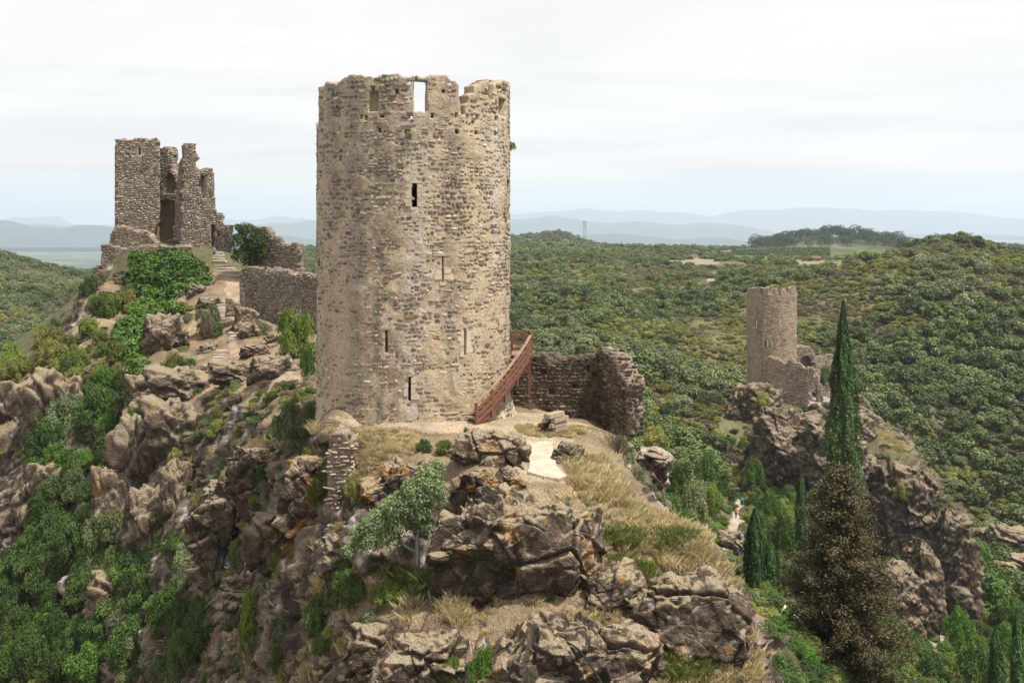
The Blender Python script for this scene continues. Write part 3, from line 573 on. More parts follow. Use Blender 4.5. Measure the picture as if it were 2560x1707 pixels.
def rock_mesh(size, seed, res=36, lichen=0.3, flat_top=0.75, pale=0.0, tan=1.0, dk=0.85):
    """an angular rock: size = full extents in metres, standing on z=0"""
    if res not in _CS: _CS[res] = cubesphere(res)
    d, f = _CS[res]; r = np.random.default_rng(seed); sx, sy, sz = (s / 2 for s in size)
    nrm = r.normal(size=(22, 3)); nrm[:6] = [(1, 0.1, 0.15), (-1, 0.1, 0.2), (0.1, -1, 0.2), (0, 1, 0), (0.1, 0.1, 1), (0.25, -0.3, 0.8)]
    nrm[:6] += r.normal(size=(6, 3)) * 0.16; nrm /= np.linalg.norm(nrm, axis=1, keepdims=True)
    hgt = r.uniform(0.74, 1.08, 22); hgt[4] = flat_top; hgt[5] *= 0.95
    dt = d @ nrm.T; rad = np.min(np.where(dt > 0.05, hgt / np.maximum(dt, 0.05), 9), 1)
    p = d * rad[:, None] * np.array([sx, sy, sz]); p[:, 2] += sz * 0.72
    S = max(size) / 3.2; S = min(max(S, 0.45), 1.35 if size[1] < 9 else 2.2); off = r.uniform(0, 90, 3)
    rot = (p @ np.array([[0.80, -0.42, 0.42], [0.28, 0.89, 0.35], [-0.52, -0.16, 0.83]]).T + off)
    b1, e1 = blocks(rot / np.array([1.5, 1.5, 2.3]) / S, seed); b2, e2 = blocks(rot / np.array([0.55, 0.55, 0.85]) / S, seed + 9)
    nn = d / np.array([sx, sy, sz]); nn /= np.linalg.norm(nn, axis=1, keepdims=True)
    ds = S * (0.22 * b1 * sstep(0, 0.09, e1) - 0.07 * (1 - sstep(0, 0.05, e1)) + 0.12 * b2 * sstep(0, 0.12, e2) - 0.04 * (1 - sstep(0, 0.07, e2)) + 0.07 * fbm(rot / 0.5 / S, 3, seed + 5) + 0.10 * fbm(rot / 2.4 / S, 2, seed + 6) + (0.28 * fbm(rot / 1.7, 3, seed + 11) if max(size) > 6 else 0))
    tb = (rot[:, 2] + 0.2 * fbm(rot / 1.2, 2, seed + 8)) / (0.62 * S); saw = tb - np.floor(tb)
    ds = ds + S * 0.10 * (saw - 0.5) + 0.05 * fbm(rot / 0.26, 2, seed + 7) * min(1, S)
    p = p + nn * ds[:, None]
    me = mesh_from('crag', p, f, MAT['terrain'], False)
    vn = np.empty(len(p) * 3, np.float32); me.vertices.foreach_get('normal', vn); up = vn.reshape(-1, 3)[:, 2]
    q = rot.astype(np.float32); lp = lambda A, B, k: A + (np.asarray(B) - A) * k[:, None]
    n1 = fbm(q * 0.6, 4, 71); n3 = 0.55 * fbm(q * 2.1, 3, 75) + 0.6 * fbm(q * 5.5, 2, 76); n4 = fbm(q * 1.2, 3, 79); n5 = fbm(q * 5, 2, 80)
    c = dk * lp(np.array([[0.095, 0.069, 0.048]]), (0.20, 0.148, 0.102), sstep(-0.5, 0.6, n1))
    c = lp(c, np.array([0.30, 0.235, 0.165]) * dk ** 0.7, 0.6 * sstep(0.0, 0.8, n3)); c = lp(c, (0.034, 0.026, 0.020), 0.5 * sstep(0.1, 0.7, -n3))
    c = lp(c, (0.022, 0.018, 0.015), 0.8 * np.maximum(1 - sstep(0.0, 0.06, e1), 0.6 * (1 - sstep(0, 0.06, e2))))
    c = lp(c, (0.46, 0.44, 0.40), 0.55 * sstep(0.62, 0.76, n5 * 0.8 + 0.4 * n4))
    c = lp(c, (0.40, 0.19, 0.03), 0.9 * lichen ** 0.5 * sstep(0.62 - 0.75 * lichen, 0.85 - 0.75 * lichen, n4 + 0.3 * n3))
    c = lp(c, (0.312, 0.25, 0.165), tan * sstep(0.38 + 0.16 * (dk < 0.6), 0.72 + 0.12 * (dk < 0.6), up + 0.30 * n4) * 0.9)      # dust and dry turf on the ledges
    if pale: c = lp(c, (0.42, 0.36, 0.29), pale * sstep(-0.6, 0.3, n1 + 0.5 * n3))
    vattr(me, 'alb', np.clip(c, 0.012, 1)); return me
ROCKPROTO = [rock_mesh((1, 1, 1) if 0 else (3.2, 3.0, 3.0), 300 + k, 30, 0.05 if k % 3 else 0.2, 0.75, 0, 0.9) for k in range(8)]
def crag(u0, u1, v0, v1, label, dmin=30, unique=None, dep=0.8, lichen=0.3, push=0.36, rz=0.0, pale=0.0, group=None, ft=0.78, d=None, tan=1.0, dk=0.85):
    uc = (u0 + u1) / 2; d = d or hit(uc, v1, dmin) or 60; w = (u1 - u0) * d / F; h = (v1 - v0) * d / F; zb = (V0 - v1) * d / F
    dy = max(w, 0.5 * h) * dep; seed = int(u0 * 7 + v0) % 997
    name = 'crag' if max(w, h) > 2.2 else 'boulder'
    if unique: o = link(name, rock_mesh((w * (1.12 if u1 - u0 > 300 else 1.3), dy * (0.9 if u1 - u0 > 300 else 1.25), h * (1.06 if u1 - u0 > 300 else 1.2)), seed, unique, lichen, ft, pale, tan, dk))
    else:
        me = ROCKPROTO[seed % 8]; o = link(name, me); h = h * (1.3 if u1 < 800 and v0 > 940 else 1.0); o.scale = (w * 1.45 / 3.2, dy * 1.4 / 3.0, h * 1.1 / 3.0); rz = rz + (seed % 7 - 3) * 0.12
    o.location = ((uc - U0) / F * (d + push * dy), d + push * dy, zb - h * 0.06); o.rotation_euler = (0, 0, rz)
    tag(o, label, 'rock' if name == 'boulder' else 'crag', group)
    return o
FG = [
 (1092, 1535, 1212, 1512, 'broad dark cliff with orange lichen below the pale path in the foreground', 118, 0.38),
 (1176, 1318, 1066, 1176, 'sunlit tan outcrop with orange lichen at the foot of the wooden stair', 60, 0.35), (1166, 1238, 1172, 1236, 'boulder capped with bright orange lichen at the cliff edge', 44, 0.9), (1238, 1302, 1166, 1220, 'round split boulder beside the pale path slab', 44, 0.55),
 (1386, 1452, 1106, 1158, 'low dark ledge at the right edge of the pale path slab', 40, 0.4),
 (1225, 1640, 1545, 1770, 'long pale-topped rock ledge at the bottom edge under the black hose', 100, 0.2), (1440, 1600, 1420, 1520, 'blocky dark outcrop between the two foreground cliffs', 48, 0.35),
 (985, 1180, 1575, 1740, 'rounded lichen-speckled rock at the bottom edge beside the dark cleft', 60, 0.1),
 (1640, 1840, 1440, 1610, 'dark rock wall below the grassy shoulder on the right', 56, 0.2),
 (945, 1112, 1150, 1272, 'dark rock with orange patches below the platform shrubs', 56, 0.6), (722, 838, 1118, 1318, 'tall rock pillar with white and orange lichen beside the rubble wall', 64, 0.6),
 (500, 612, 1170, 1450, 'tall black crag standing out of the left slope', 64, 0.0), (585, 700, 1115, 1260, 'brown stepped crag under the strip of pale grass', 52, 0.0), (560, 680, 1430, 1520, 'smooth grey rock foot of the black crag', 40, 0.0),
]
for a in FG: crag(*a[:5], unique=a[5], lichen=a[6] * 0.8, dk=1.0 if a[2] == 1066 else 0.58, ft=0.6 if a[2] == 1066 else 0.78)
LS = [(325, 425, 930, 1050), (410, 530, 905, 1010), (555, 640, 895, 960), (640, 720, 880, 960), (705, 785, 900, 965), (445, 560, 830, 905), (372, 445, 770, 880), (-20, 90, 935, 1110), (92, 190, 950, 1110),
 (300, 400, 1060, 1230), (395, 500, 1010, 1140), (500, 600, 980, 1090), (590, 680, 1000, 1090), (240, 330, 1200, 1350), (330, 420, 1240, 1390), (405, 480, 1150, 1300), (190, 280, 700, 800), (255, 330, 720, 840), (330, 400, 1420, 1520), (230, 330, 1450, 1560),
 (640, 740, 1310, 1420), (700, 800, 1420, 1520), (800, 930, 1330, 1440), (560, 640, 1600, 1700), (880, 1000, 1560, 1680), (590, 640, 760, 830), (400, 470, 640, 700), (250, 330, 690, 760), (60, 150, 1180, 1300), (110, 200, 1380, 1480)]
LS += [(600, 640, 800, 848), (500, 540, 850, 885), (612, 660, 858, 892), (660, 705, 832, 868), (470, 510, 702, 742), (503, 545, 738, 772), (592, 625, 905, 935), (1560, 1600, 1300, 1330), (1690, 1730, 1402, 1432), (1620, 1652, 1440, 1466), (1760, 1800, 1562, 1600)]
where = lambda u, v: 'on the grassy shoulder' if u > 1500 else 'beside the stone steps' if v < 970 and u > 430 else 'below the ivy' if v < 1060 else 'on the lower left slope'
LS = [a for k, a in enumerate(LS) if k not in (4, 5, 11, 12, 16, 17, 18, 21, 26, 27, 29)]
for k, a in enumerate(LS):
    asp = (a[3] - a[2]) / (a[1] - a[0]); crag(*a, ('tall upright' if asp > 1.45 else 'blocky' if asp > 1.05 else 'low wide') + ' brown crag ' + ('with scrub at its foot ' if k % 2 else '') + where((a[0] + a[1]) / 2, a[2]) + (' near the left edge' if a[0] < 230 else '' + ', higher one' if a[2] % 3 == 0 else ''), group='crags ' + where((a[0] + a[1]) / 2, a[2]), lichen=0.1, push=0.72)
for a in [(1595, 1668, 1108, 1245, 'pale grey-white crag standing right of the bare shrub', 44, 0.0, 0.9)]:
    crag(*a[:5], unique=a[5], lichen=0.0, pale=0.9, d=57, ft=0.9)
SP = [(1832, 1935, 955, 1060, 226), (1800, 1905, 1055, 1170, 215), (1925, 2050, 1060, 1150, 217), (2015, 2075, 1100, 1190, 210), (2075, 2165, 1020, 1120, 218), (2150, 2245, 1165, 1430, 201), (2225, 2335, 1150, 1450, 196), (2185, 2290, 1380, 1600, 189), (2270, 2345, 1330, 1590, 186),
      (2352, 2404, 1268, 1450, 190), (2372, 2425, 1290, 1570, 187), (2110, 2190, 1110, 1240, 207), (2300, 2350, 1180, 1300, 198), (1960, 2020, 1130, 1220, 207), (1880, 1950, 1160, 1240, 204)]
SP += [(1895, 2055, 1000, 1240, 216), (2010, 2150, 1040, 1290, 212)]
SPL = ['rock knob directly under the small round tower', 'grey rock face left below the small round tower', 'rock base under the ruined curtain wall', 'narrow rock rib left of the tall cypress', 'ledge of rock right of the tall cypress', 'tall cliff pillar right of the brown conifer', 'broad sunlit cliff face on the spur', 'foot of the spur cliff above the green thicket', 'lower right edge of the spur cliff', 'free-standing rock pinnacle at the right end of the spur', 'dark buttress below the rock pinnacle', 'upper cliff step beside the tall cypress', 'rounded shoulder of the spur cliff', 'small outcrop low on the spur flank', 'low outcrop above the valley path', 'steep crag directly below the ruined curtain wall', 'steep scrubby crag behind the brown conifer top']
for q_, (a, l) in enumerate(zip(SP, SPL)):
    if q_ in (1, 3, 13, 14): continue
    crag(*a[:4], l, d=min(a[4] - 2, (hit((a[0] + a[1]) / 2, a[3] - 6, 140) or 300) + 1), unique=72 if a[3] - a[2] > 200 else 44, lichen=0.05, dep=0.9, push=0.3, dk=0.75, tan=0.7)
for a in [(2470, 2570, 1300, 1390), (2520, 2600, 1380, 1440), (2480, 2530, 1400, 1440)]: crag(*a, 'brown outcrop on the slope at the right edge above the thicket', dmin=190, group='outcrops at the right edge')
for a in [(1800, 1850, 1320, 1372), (1838, 1868, 1345, 1392)]: crag(*a, 'grey boulder beside the valley path', dmin=120, group='boulders by the valley path')
print('rocks', time.time() - T0)
# ------------------------------------------------------------------ masonry
def voxwall(name, mask, mapf, mat, parent, jit=0.05, seed=0, js=1.3):
    """mask[nx, nz, nt] of solid cells; mapf(i, j, k) -> xyz of lattice points. One closed ragged mesh."""
    nx, nz, ntk = mask.shape; m = np.zeros((nx + 2, nz + 2, ntk + 2), bool); m[1:-1, 1:-1, 1:-1] = mask
    quads = []
    offs = {0: [(0, 0, 0), (0, 1, 0), (0, 1, 1), (0, 0, 1)], 1: [(0, 0, 0), (0, 0, 1), (1, 0, 1), (1, 0, 0)], 2: [(0, 0, 0), (1, 0, 0), (1, 1, 0), (0, 1, 0)]}
    for ax in range(3):
        a = np.moveaxis(m, ax, 0); diff = a[1:] != a[:-1]
        idx = np.argwhere(diff); first = a[:-1][diff]                     # solid before, void after
        full = np.empty_like(idx); full[:, ax] = idx[:, 0]; rest = [x for x in range(3) if x != ax]; full[:, rest[0]] = idx[:, 1]; full[:, rest[1]] = idx[:, 2]
        base = full.copy(); base[:, ax] += 1; base -= 1                   # lattice index
        q = np.stack([base + np.array(o) for o in offs[ax]], 1)
        q[~first] = q[~first][:, ::-1]; quads.append(q)
    q = np.concatenate(quads).reshape(-1, 3); dims = (nx + 1, nz + 1, ntk + 1)
    lin = (q[:, 0] * dims[1] + q[:, 1]) * dims[2] + q[:, 2]; un, inv = np.unique(lin, return_inverse=True)
    i = un // (dims[1] * dims[2]); j = (un // dims[2]) % dims[1]; k = un % dims[2]
    co = mapf(i.astype(float), j.astype(float), k.astype(float))
    co = co + jit * np.stack([fbm(co * js, 3, seed + 20 * a) for a in range(3)], 1)
    return link(name, mesh_from(name, co, inv.ravel().reshape(-1, 4), mat, False), parent)

def stone_protos(n=9):
    out = []
    for s in range(n):
        r = np.random.default_rng(s + 50); k = 8; a = (np.arange(k) + r.uniform(-0.25, 0.25, k)) * 2 * math.pi / k
        e = 3.2; rad = 1 / (np.abs(np.cos(a)) ** e + np.abs(np.sin(a)) ** e) ** (1 / e) * r.uniform(0.70, 1.08, k)
        x, z = 0.5 * rad * np.cos(a), 0.5 * rad * np.sin(a)
        base = np.stack([x, np.full(k, -0.5), z], 1); mid = np.stack([x * 0.96, r.uniform(0.45, 0.85, k), z * 0.96], 1)
        top = np.stack([x * 0.62 + r.uniform(-.05, .05), r.uniform(0.85, 1.1, k), z * 0.62], 1)
        v = np.concatenate([base, mid, top]); f = []
        for q in range(k):
            w = (q + 1) % k; f.append((q, w, k + w, k + q)); f.append((k + q, k + w, 2 * k + w, 2 * k + q))
        out.append((v, np.array(f), np.array([[2 * k + q for q in range(k)]])))
    return out
SP_ = stone_protos(); STONE_ME = []
for v, f4, f8 in SP_:
    me = mesh_from('stone', v, [f4, f8], MAT['stone']); vattr(me, 'tint', np.ones((len(v), 3))); STONE_ME.append(me)
PAL = {'tower': [((0.175, 0.146, 0.118), 4), ((0.235, 0.186, 0.136), 4), ((0.135, 0.120, 0.106), 2), ((0.31, 0.25, 0.182), 5), ((0.40, 0.33, 0.245), 6), ((0.26, 0.135, 0.07), 0.5), ((0.50, 0.47, 0.42), 0.35)],
       'grey': [((0.30, 0.248, 0.19), 4), ((0.215, 0.170, 0.13), 4), ((0.36, 0.305, 0.238), 3), ((0.125, 0.10, 0.08), 2), ((0.47, 0.42, 0.35), 1.4)],
       'dark': [((0.068, 0.052, 0.038), 5), ((0.105, 0.080, 0.058), 4), ((0.155, 0.118, 0.086), 2), ((0.32, 0.28, 0.22), 0.3)],
       'brown': [((0.31, 0.245, 0.178), 4), ((0.215, 0.165, 0.12), 4), ((0.39, 0.32, 0.24), 3), ((0.15, 0.115, 0.088), 1.5)],
       'pale': [((0.33, 0.26, 0.19), 3), ((0.44, 0.37, 0.29), 3), ((0.20, 0.155, 0.115), 3), ((0.26, 0.165, 0.10), 1.0)]}
def pal(name, r, n):
    c = np.array([a[0] for a in PAL[name]]); w = np.array([a[1] for a in PAL[name]]); k = r.choice(len(c), n, p=w / w.sum())
    return c[k] * r.uniform(0.78, 1.25, (n, 1))
def lay(s0, s1, h0, h1, course, wid, accept, frame, seed, palette, skip=None, proud=(0.03, 0.07), gap=0.035, wob=0.10):
    """coursed rubble: returns list of (4x4 matrix, colour, area)"""
    r = np.random.default_rng(seed); out = []; h = h0
    S = []; H = []; Wd = []; Ht = []
    while h < h1:
        ch = course * r.uniform(0.72, 1.35); s = s0 - r.uniform(0, wid)
        while s < s1:
            w = wid * math.exp(r.normal(-0.05, 0.42)); S.append(s + w / 2); H.append(h + ch / 2); Wd.append(w - gap); Ht.append((ch - gap) * r.uniform(0.55, 1.1)); s += w
        h += ch
    S, H, Wd, Ht = map(np.array, (S, H, Wd, Ht)); H = H + wob * vnoise(np.stack([S * 0.6, H * 0.3, S * 0 + seed], 1), seed) + r.uniform(-0.3, 0.3, len(H)) * course * 0.8
    ok = accept(S, H)
    if skip is not None: ok &= r.random(len(S)) > skip(S, H)
    S, H, Wd, Ht = S[ok], H[ok], Wd[ok], Ht[ok]; O, X, Zv, Y = frame(S, H); n = len(S)
    ang = r.normal(0, 0.13, n); X2 = X * np.cos(ang)[:, None] + Zv * np.sin(ang)[:, None]; Z2 = -X * np.sin(ang)[:, None] + Zv * np.cos(ang)[:, None]
    dp = r.uniform(*proud, n); C = pal(palette, r, n)
    M = np.zeros((n, 4, 4)); M[:, :3, 0] = X2 * Wd[:, None]; M[:, :3, 1] = Y * dp[:, None]; M[:, :3, 2] = Z2 * Ht[:, None]; M[:, :3, 3] = O; M[:, 3, 3] = 1
    return M, C, Wd * Ht
def emit(parent, M, C, A, nparts, see=None, name='stone', rest='rubble_stones'):
    key = A.copy()
    if see is not None: key = key * np.where(see, 1.0, 0.05)
    order = np.argsort(-key); 
    for c, k in enumerate(order[:nparts]):
        o = bpy.data.objects.new(name, STONE_ME[int(k) % len(STONE_ME)]); COL.objects.link(o); o.parent = parent; o.matrix_local = Matrix(M[k].tolist()); o.color = (*C[k], 1)
    k = order[nparts:]
    if len(k):
        vs, f4s, f8s, ts, b = [], [], [], [], 0
        for p, (v, f4, f8) in enumerate(SP_):
            kk = k[k % len(SP_) == p]
            if not len(kk): continue
            w = np.einsum('nij,vj->nvi', M[kk][:, :3, :3], v) + M[kk][:, None, :3, 3]; n, nv = len(kk), len(v)
            off = (np.arange(n) * nv + b)[:, None, None]; vs.append(w.reshape(-1, 3)); f4s.append((f4[None] + off).reshape(-1, 4)); f8s.append((f8[None] + off).reshape(-1, 8))
            ts.append(np.repeat(C[kk], nv, 0)); b += n * nv
        me = mesh_from(rest, np.concatenate(vs), [np.concatenate(f4s), np.concatenate(f8s)], MAT['stone']); vattr(me, 'tint', np.concatenate(ts))
        o = link(rest, me, parent); o['kind'] = 'stuff'
def cat3(*L): return tuple(np.concatenate(x) for x in zip(*L))

# ---------------- the great round tower
def cyl_hit(u, v, cx, cy, Rr):                          # sight line meets the front of a vertical cylinder
    k = (u - U0) / F; a = k * k + 1; b = -2 * (k * cx + cy); c = cx * cx + cy * cy - Rr * Rr; D = max(b * b - 4 * a * c, 0.0)
    y = (-b - math.sqrt(D)) / (2 * a); x = k * y; return math.atan2(x - cx, -(y - cy)), (V0 - v) / F * y
def round_tower(name, label, cx, cy, Rr, z0, z1, zpar, thick, topline, holes, blind, cell, matname, palette, course, wid, skip, backtop, seed, nparts, flare=None, proud=(0.03, 0.07), dcell=1.0, vault=None):
    """theta 0 faces the camera, positive to the right"""
    root = empty(name, (cx, cy, z0)); tag(root, label, 'tower')
    nth = int(2 * math.pi * Rr / cell); nz = int((z1 - z0) / cell); dz = (z1 - z0) / nz
    th = (np.arange(nth) + 0.5) / nth * 2 * math.pi - math.pi; zz = z0 + (np.arange(nz) + 0.5) * dz
    tp = [cyl_hit(u, v, cx, cy, Rr) for u, v in topline]; tp.sort(); ta = np.array([t[0] for t in tp]); tz = np.array([t[1] for t in tp])
    top = np.interp(th, ta, tz); back = (th < ta[0]) | (th > ta[-1])
    rag = 0.35 * fbm(np.stack([th * Rr * 0.9, th * 0, th * 0 + seed], 1), 4, seed)
    top = np.where(back, backtop + rag * 1.5, top + 0.12 * fbm(np.stack([th * Rr * 2, th * 0, th * 0], 1), 3, seed + 1))
    TH, ZZ = np.meshgrid(th, zz, indexing='ij'); solid = ZZ < top[:, None]
    mask = np.repeat(solid[:, :, None], 3, 2); mask[:, :, 2:] &= (ZZ < zpar)[:, :, None]
    def cells(u0, u1, v0, v1):
        t0, za = cyl_hit(u0, v0, cx, cy, Rr); t1, zb = cyl_hit(u1, v1, cx, cy, Rr); return (TH > t0) & (TH < t1) & (ZZ < za) & (ZZ > zb)
    HOLE = np.zeros(TH.shape, bool)
    for h in holes: c = cells(*h); mask[c] = False; HOLE |= c
    for h in blind: c = cells(*h); mask[c, 0] = False; HOLE |= c
    rr = np.array([Rr, Rr - 0.38 * dcell, Rr - 0.8 * dcell, Rr - thick])
    def mp(i, j, k):
        a = i / nth * 2 * math.pi - math.pi; z = z0 + j * dz; r = rr[k.astype(int)].copy()
        if flare is not None: r += flare(a, z)
        return np.stack([r * np.sin(a), -r * np.cos(a), z - z0], 1)
    voxwall('wall', mask, mp, MAT[matname], root, 0.05, seed)
    # stones in the wall face
    def acc(S, H):
        a = S / Rr; i = np.clip(((a + math.pi) / (2 * math.pi) * nth).astype(int), 0, nth - 1); j = np.clip(((H - z0) / dz).astype(int), 0, nz - 1)
        ok = np.ones(len(S), bool)
        for di in (-1, 0, 1):
            for dj in (-1, 0, 1):
                ii, jj = np.clip(i + di, 0, nth - 1), np.clip(j + dj, 0, nz - 1); ok &= mask[ii, jj, 0]
        return ok & (H < z1 - 0.1)
    def frame(S, H):
        a = S / Rr; r = np.full(len(S), Rr)
        if flare is not None: r = r + flare(a, H)
        O = np.stack([r * np.sin(a), -r * np.cos(a), H - z0], 1); X = np.stack([np.cos(a), np.sin(a), a * 0], 1); Y = np.stack([np.sin(a), -np.cos(a), a * 0], 1)
        return O, X, np.tile(np.array([0, 0, 1.0]), (len(S), 1)), Y
    M, C, A = lay(-1.85 * Rr, 1.85 * Rr, z0, z1, course, wid, acc, frame, seed, palette, skip, proud)
    return root, M, C, A
TCX, TCY, TR, TZ0 = (1035 - U0) / F * 60, 60.0, 5.235, -11.6
topl = [(795.5, 221), (817, 212), (846, 206), (866, 194), (900, 190), (940, 192), (983, 188), (1025, 190), (1060, 189), (1078, 187), (1106, 191), (1121, 196), (1128, 208), (1146, 211), (1150, 258), (1152, 287), (1163, 285), (1163.5, 262), (1168, 260), (1168.5, 238), (1183, 236), (1183.5, 214), (1200, 206), (1222, 199), (1222.5, 246), (1233, 249), (1233.5, 212), (1252, 200), (1266, 206), (1275, 214)]
holes = [(1031, 1067, 200, 278), (1027.5, 1042.5, 459.5, 516.5), (1103.5, 1110, 641, 706), (962.5, 969, 825, 881), (1159.5, 1166, 822, 889), (1020.5, 1027, 941, 1000), (1104, 1111, 225, 235), (1019, 1028, 286, 296),
         (1266.5, 1274.9, 448, 556), (1271.5, 1275.9, 771, 884)]
blind = [(922, 944, 231, 281), (924, 936, 216, 232)] + [(u - 4.5, u + 4.5, v - 6, v + 6) for u, v in ((903, 294), (914, 295), (955, 292), (1080, 290), (1141, 289), (1195, 293), (1240, 297), (949, 328), (1018, 333), (1142, 330), (1190, 332), (1240, 336), (992, 228), (1219, 236))] + [(1246, 1263, 244, 294)]
def flareA(a, z):
    w = np.clip((np.asarray(a) - 0.75) / 0.6, 0, 1); return w * 0.55 * np.clip((-8.6 - z) / 2.0, 0, 1.4) ** 2 + 0.10 * np.clip((-9.0 - z) / 2.0, 0, 1)
def skipA(S, H):                                        # rendered smoother low on the left, stonier high and on the right
    a = S / TR; f = 0.25 - 0.16 * np.clip(a / 1.2, -1, 1) - 0.10 * np.clip(H / 6, -1, 1); n = fbm(np.stack([S * 0.35, H * 0.35, S * 0], 1), 3, 4); return np.clip(f - 0.28 * n, 0.04, 0.8)
tower, M, C, A = round_tower('round_tower', 'tall round rubble-stone tower with ruined crenellated top on the near ridge', TCX, TCY, TR, TZ0, 8.2, 5.62, 1.55, topl, holes, blind, 0.085, 'mortar', 'tower', 0.215, 0.30, skipA, 5.3, 3, 300, flareA, (0.012, 0.038))
# weathering: damp dark runs below the putlog holes and a pale run right of centre, taken from the stone itself
see = np.abs(np.arctan2(M[:, 0, 3], -M[:, 1, 3])) < 1.25
emit(tower, M, C, A, 300, see)
def dressed(parent, cx, cy, Rr, items, z0, matn='dressed_stone'):
    for u0, u1, v0, v1, out in items:
        t0, za = cyl_hit(u0, v0, cx, cy, Rr); t1, zb = cyl_hit(u1, v1, cx, cy, Rr); b = MB(); n = 3
        for k in range(n + 1):
            a = t0 + (t1 - t0) * k / n
            for r_ in (Rr - 0.35, Rr + out):
                for z in (zb, za): b.v.append(Vector((r_ * math.sin(a), -r_ * math.cos(a), z - z0)))
        for k in range(n):
            q = k * 4; b.f += [(q + 2, q + 6, q + 7, q + 3), (q + 3, q + 7, q + 5, q + 1), (q, q + 4, q + 6, q + 2)]
        b.f += [(0, 2, 3, 1), (n * 4, n * 4 + 1, n * 4 + 3, n * 4 + 2)]
        b.build('dressed_block', MAT[matn], parent)
DB = [(1016, 1026.5, 461, 472), (1012, 1026.5, 473, 485), (1016, 1026.5, 486, 496), (1010, 1026.5, 497, 506), (1014, 1026.5, 507, 516), (1043.5, 1056, 461, 470), (1043.5, 1060, 471, 482), (1043.5, 1054, 483, 493), (1043.5, 1062, 494, 504), (1043.5, 1055, 505, 516), (1022, 1048, 440, 458), (1027, 1044, 517.5, 526),
      (1110.5, 1133, 663, 671), (1110.5, 1127, 672, 684), (1110.5, 1134, 685, 698), (1090, 1103.5, 675, 686), (1086, 1103.5, 687, 699), (1100, 1114, 707, 713),
      (1152, 1159, 826, 840), (1144, 1159, 841, 852), (1149, 1159, 853, 864), (1143, 1159, 866, 878), (1150, 1159, 879, 892), (1166.5, 1176, 826, 840), (1166.5, 1184, 841, 852), (1166.5, 1178, 853, 866), (1166.5, 1182, 867, 880),
      (1027.5, 1040, 945, 957), (1027.5, 1042, 958, 970), (1027.5, 1038, 971, 984), (1027.5, 1049, 985, 998), (1009, 1020, 975, 990), (955, 963, 830, 845), (969.5, 982, 830, 846)]
dressed(tower, TCX, TCY, TR, [(a, b, c, d, random.uniform(0.02, 0.045)) for a, b, c, d in DB], TZ0)
dressed(tower, TCX, TCY, TR, [(1092, 1128, 634, 640, 0.06), (955, 978, 818, 824, 0.07), (1018, 1032, 936, 940.5, 0.06)], TZ0, 'step_stone')
def disc(name, r, z, parent, mat):
    b = MB(); n = 40; b.v = [Vector((r * math.cos(2 * math.pi * k / n), r * math.sin(2 * math.pi * k / n), z)) for k in range(n)]; b.v += [v - Vector((0, 0, 0.4)) for v in b.v[:n]]
    b.f = [tuple(range(n)), tuple(range(2 * n - 1, n - 1, -1))] + [(k + n, (k + 1) % n + n, (k + 1) % n, k) for k in range(n)]; return b.build(name, mat, parent)
for z in (4.4, -1.8): disc('light_block_disc', TR - 1.4, z - TZ0, tower, MAT['mortar_dark'])  # unseen caps added inside the tower to keep it dark behind the slits

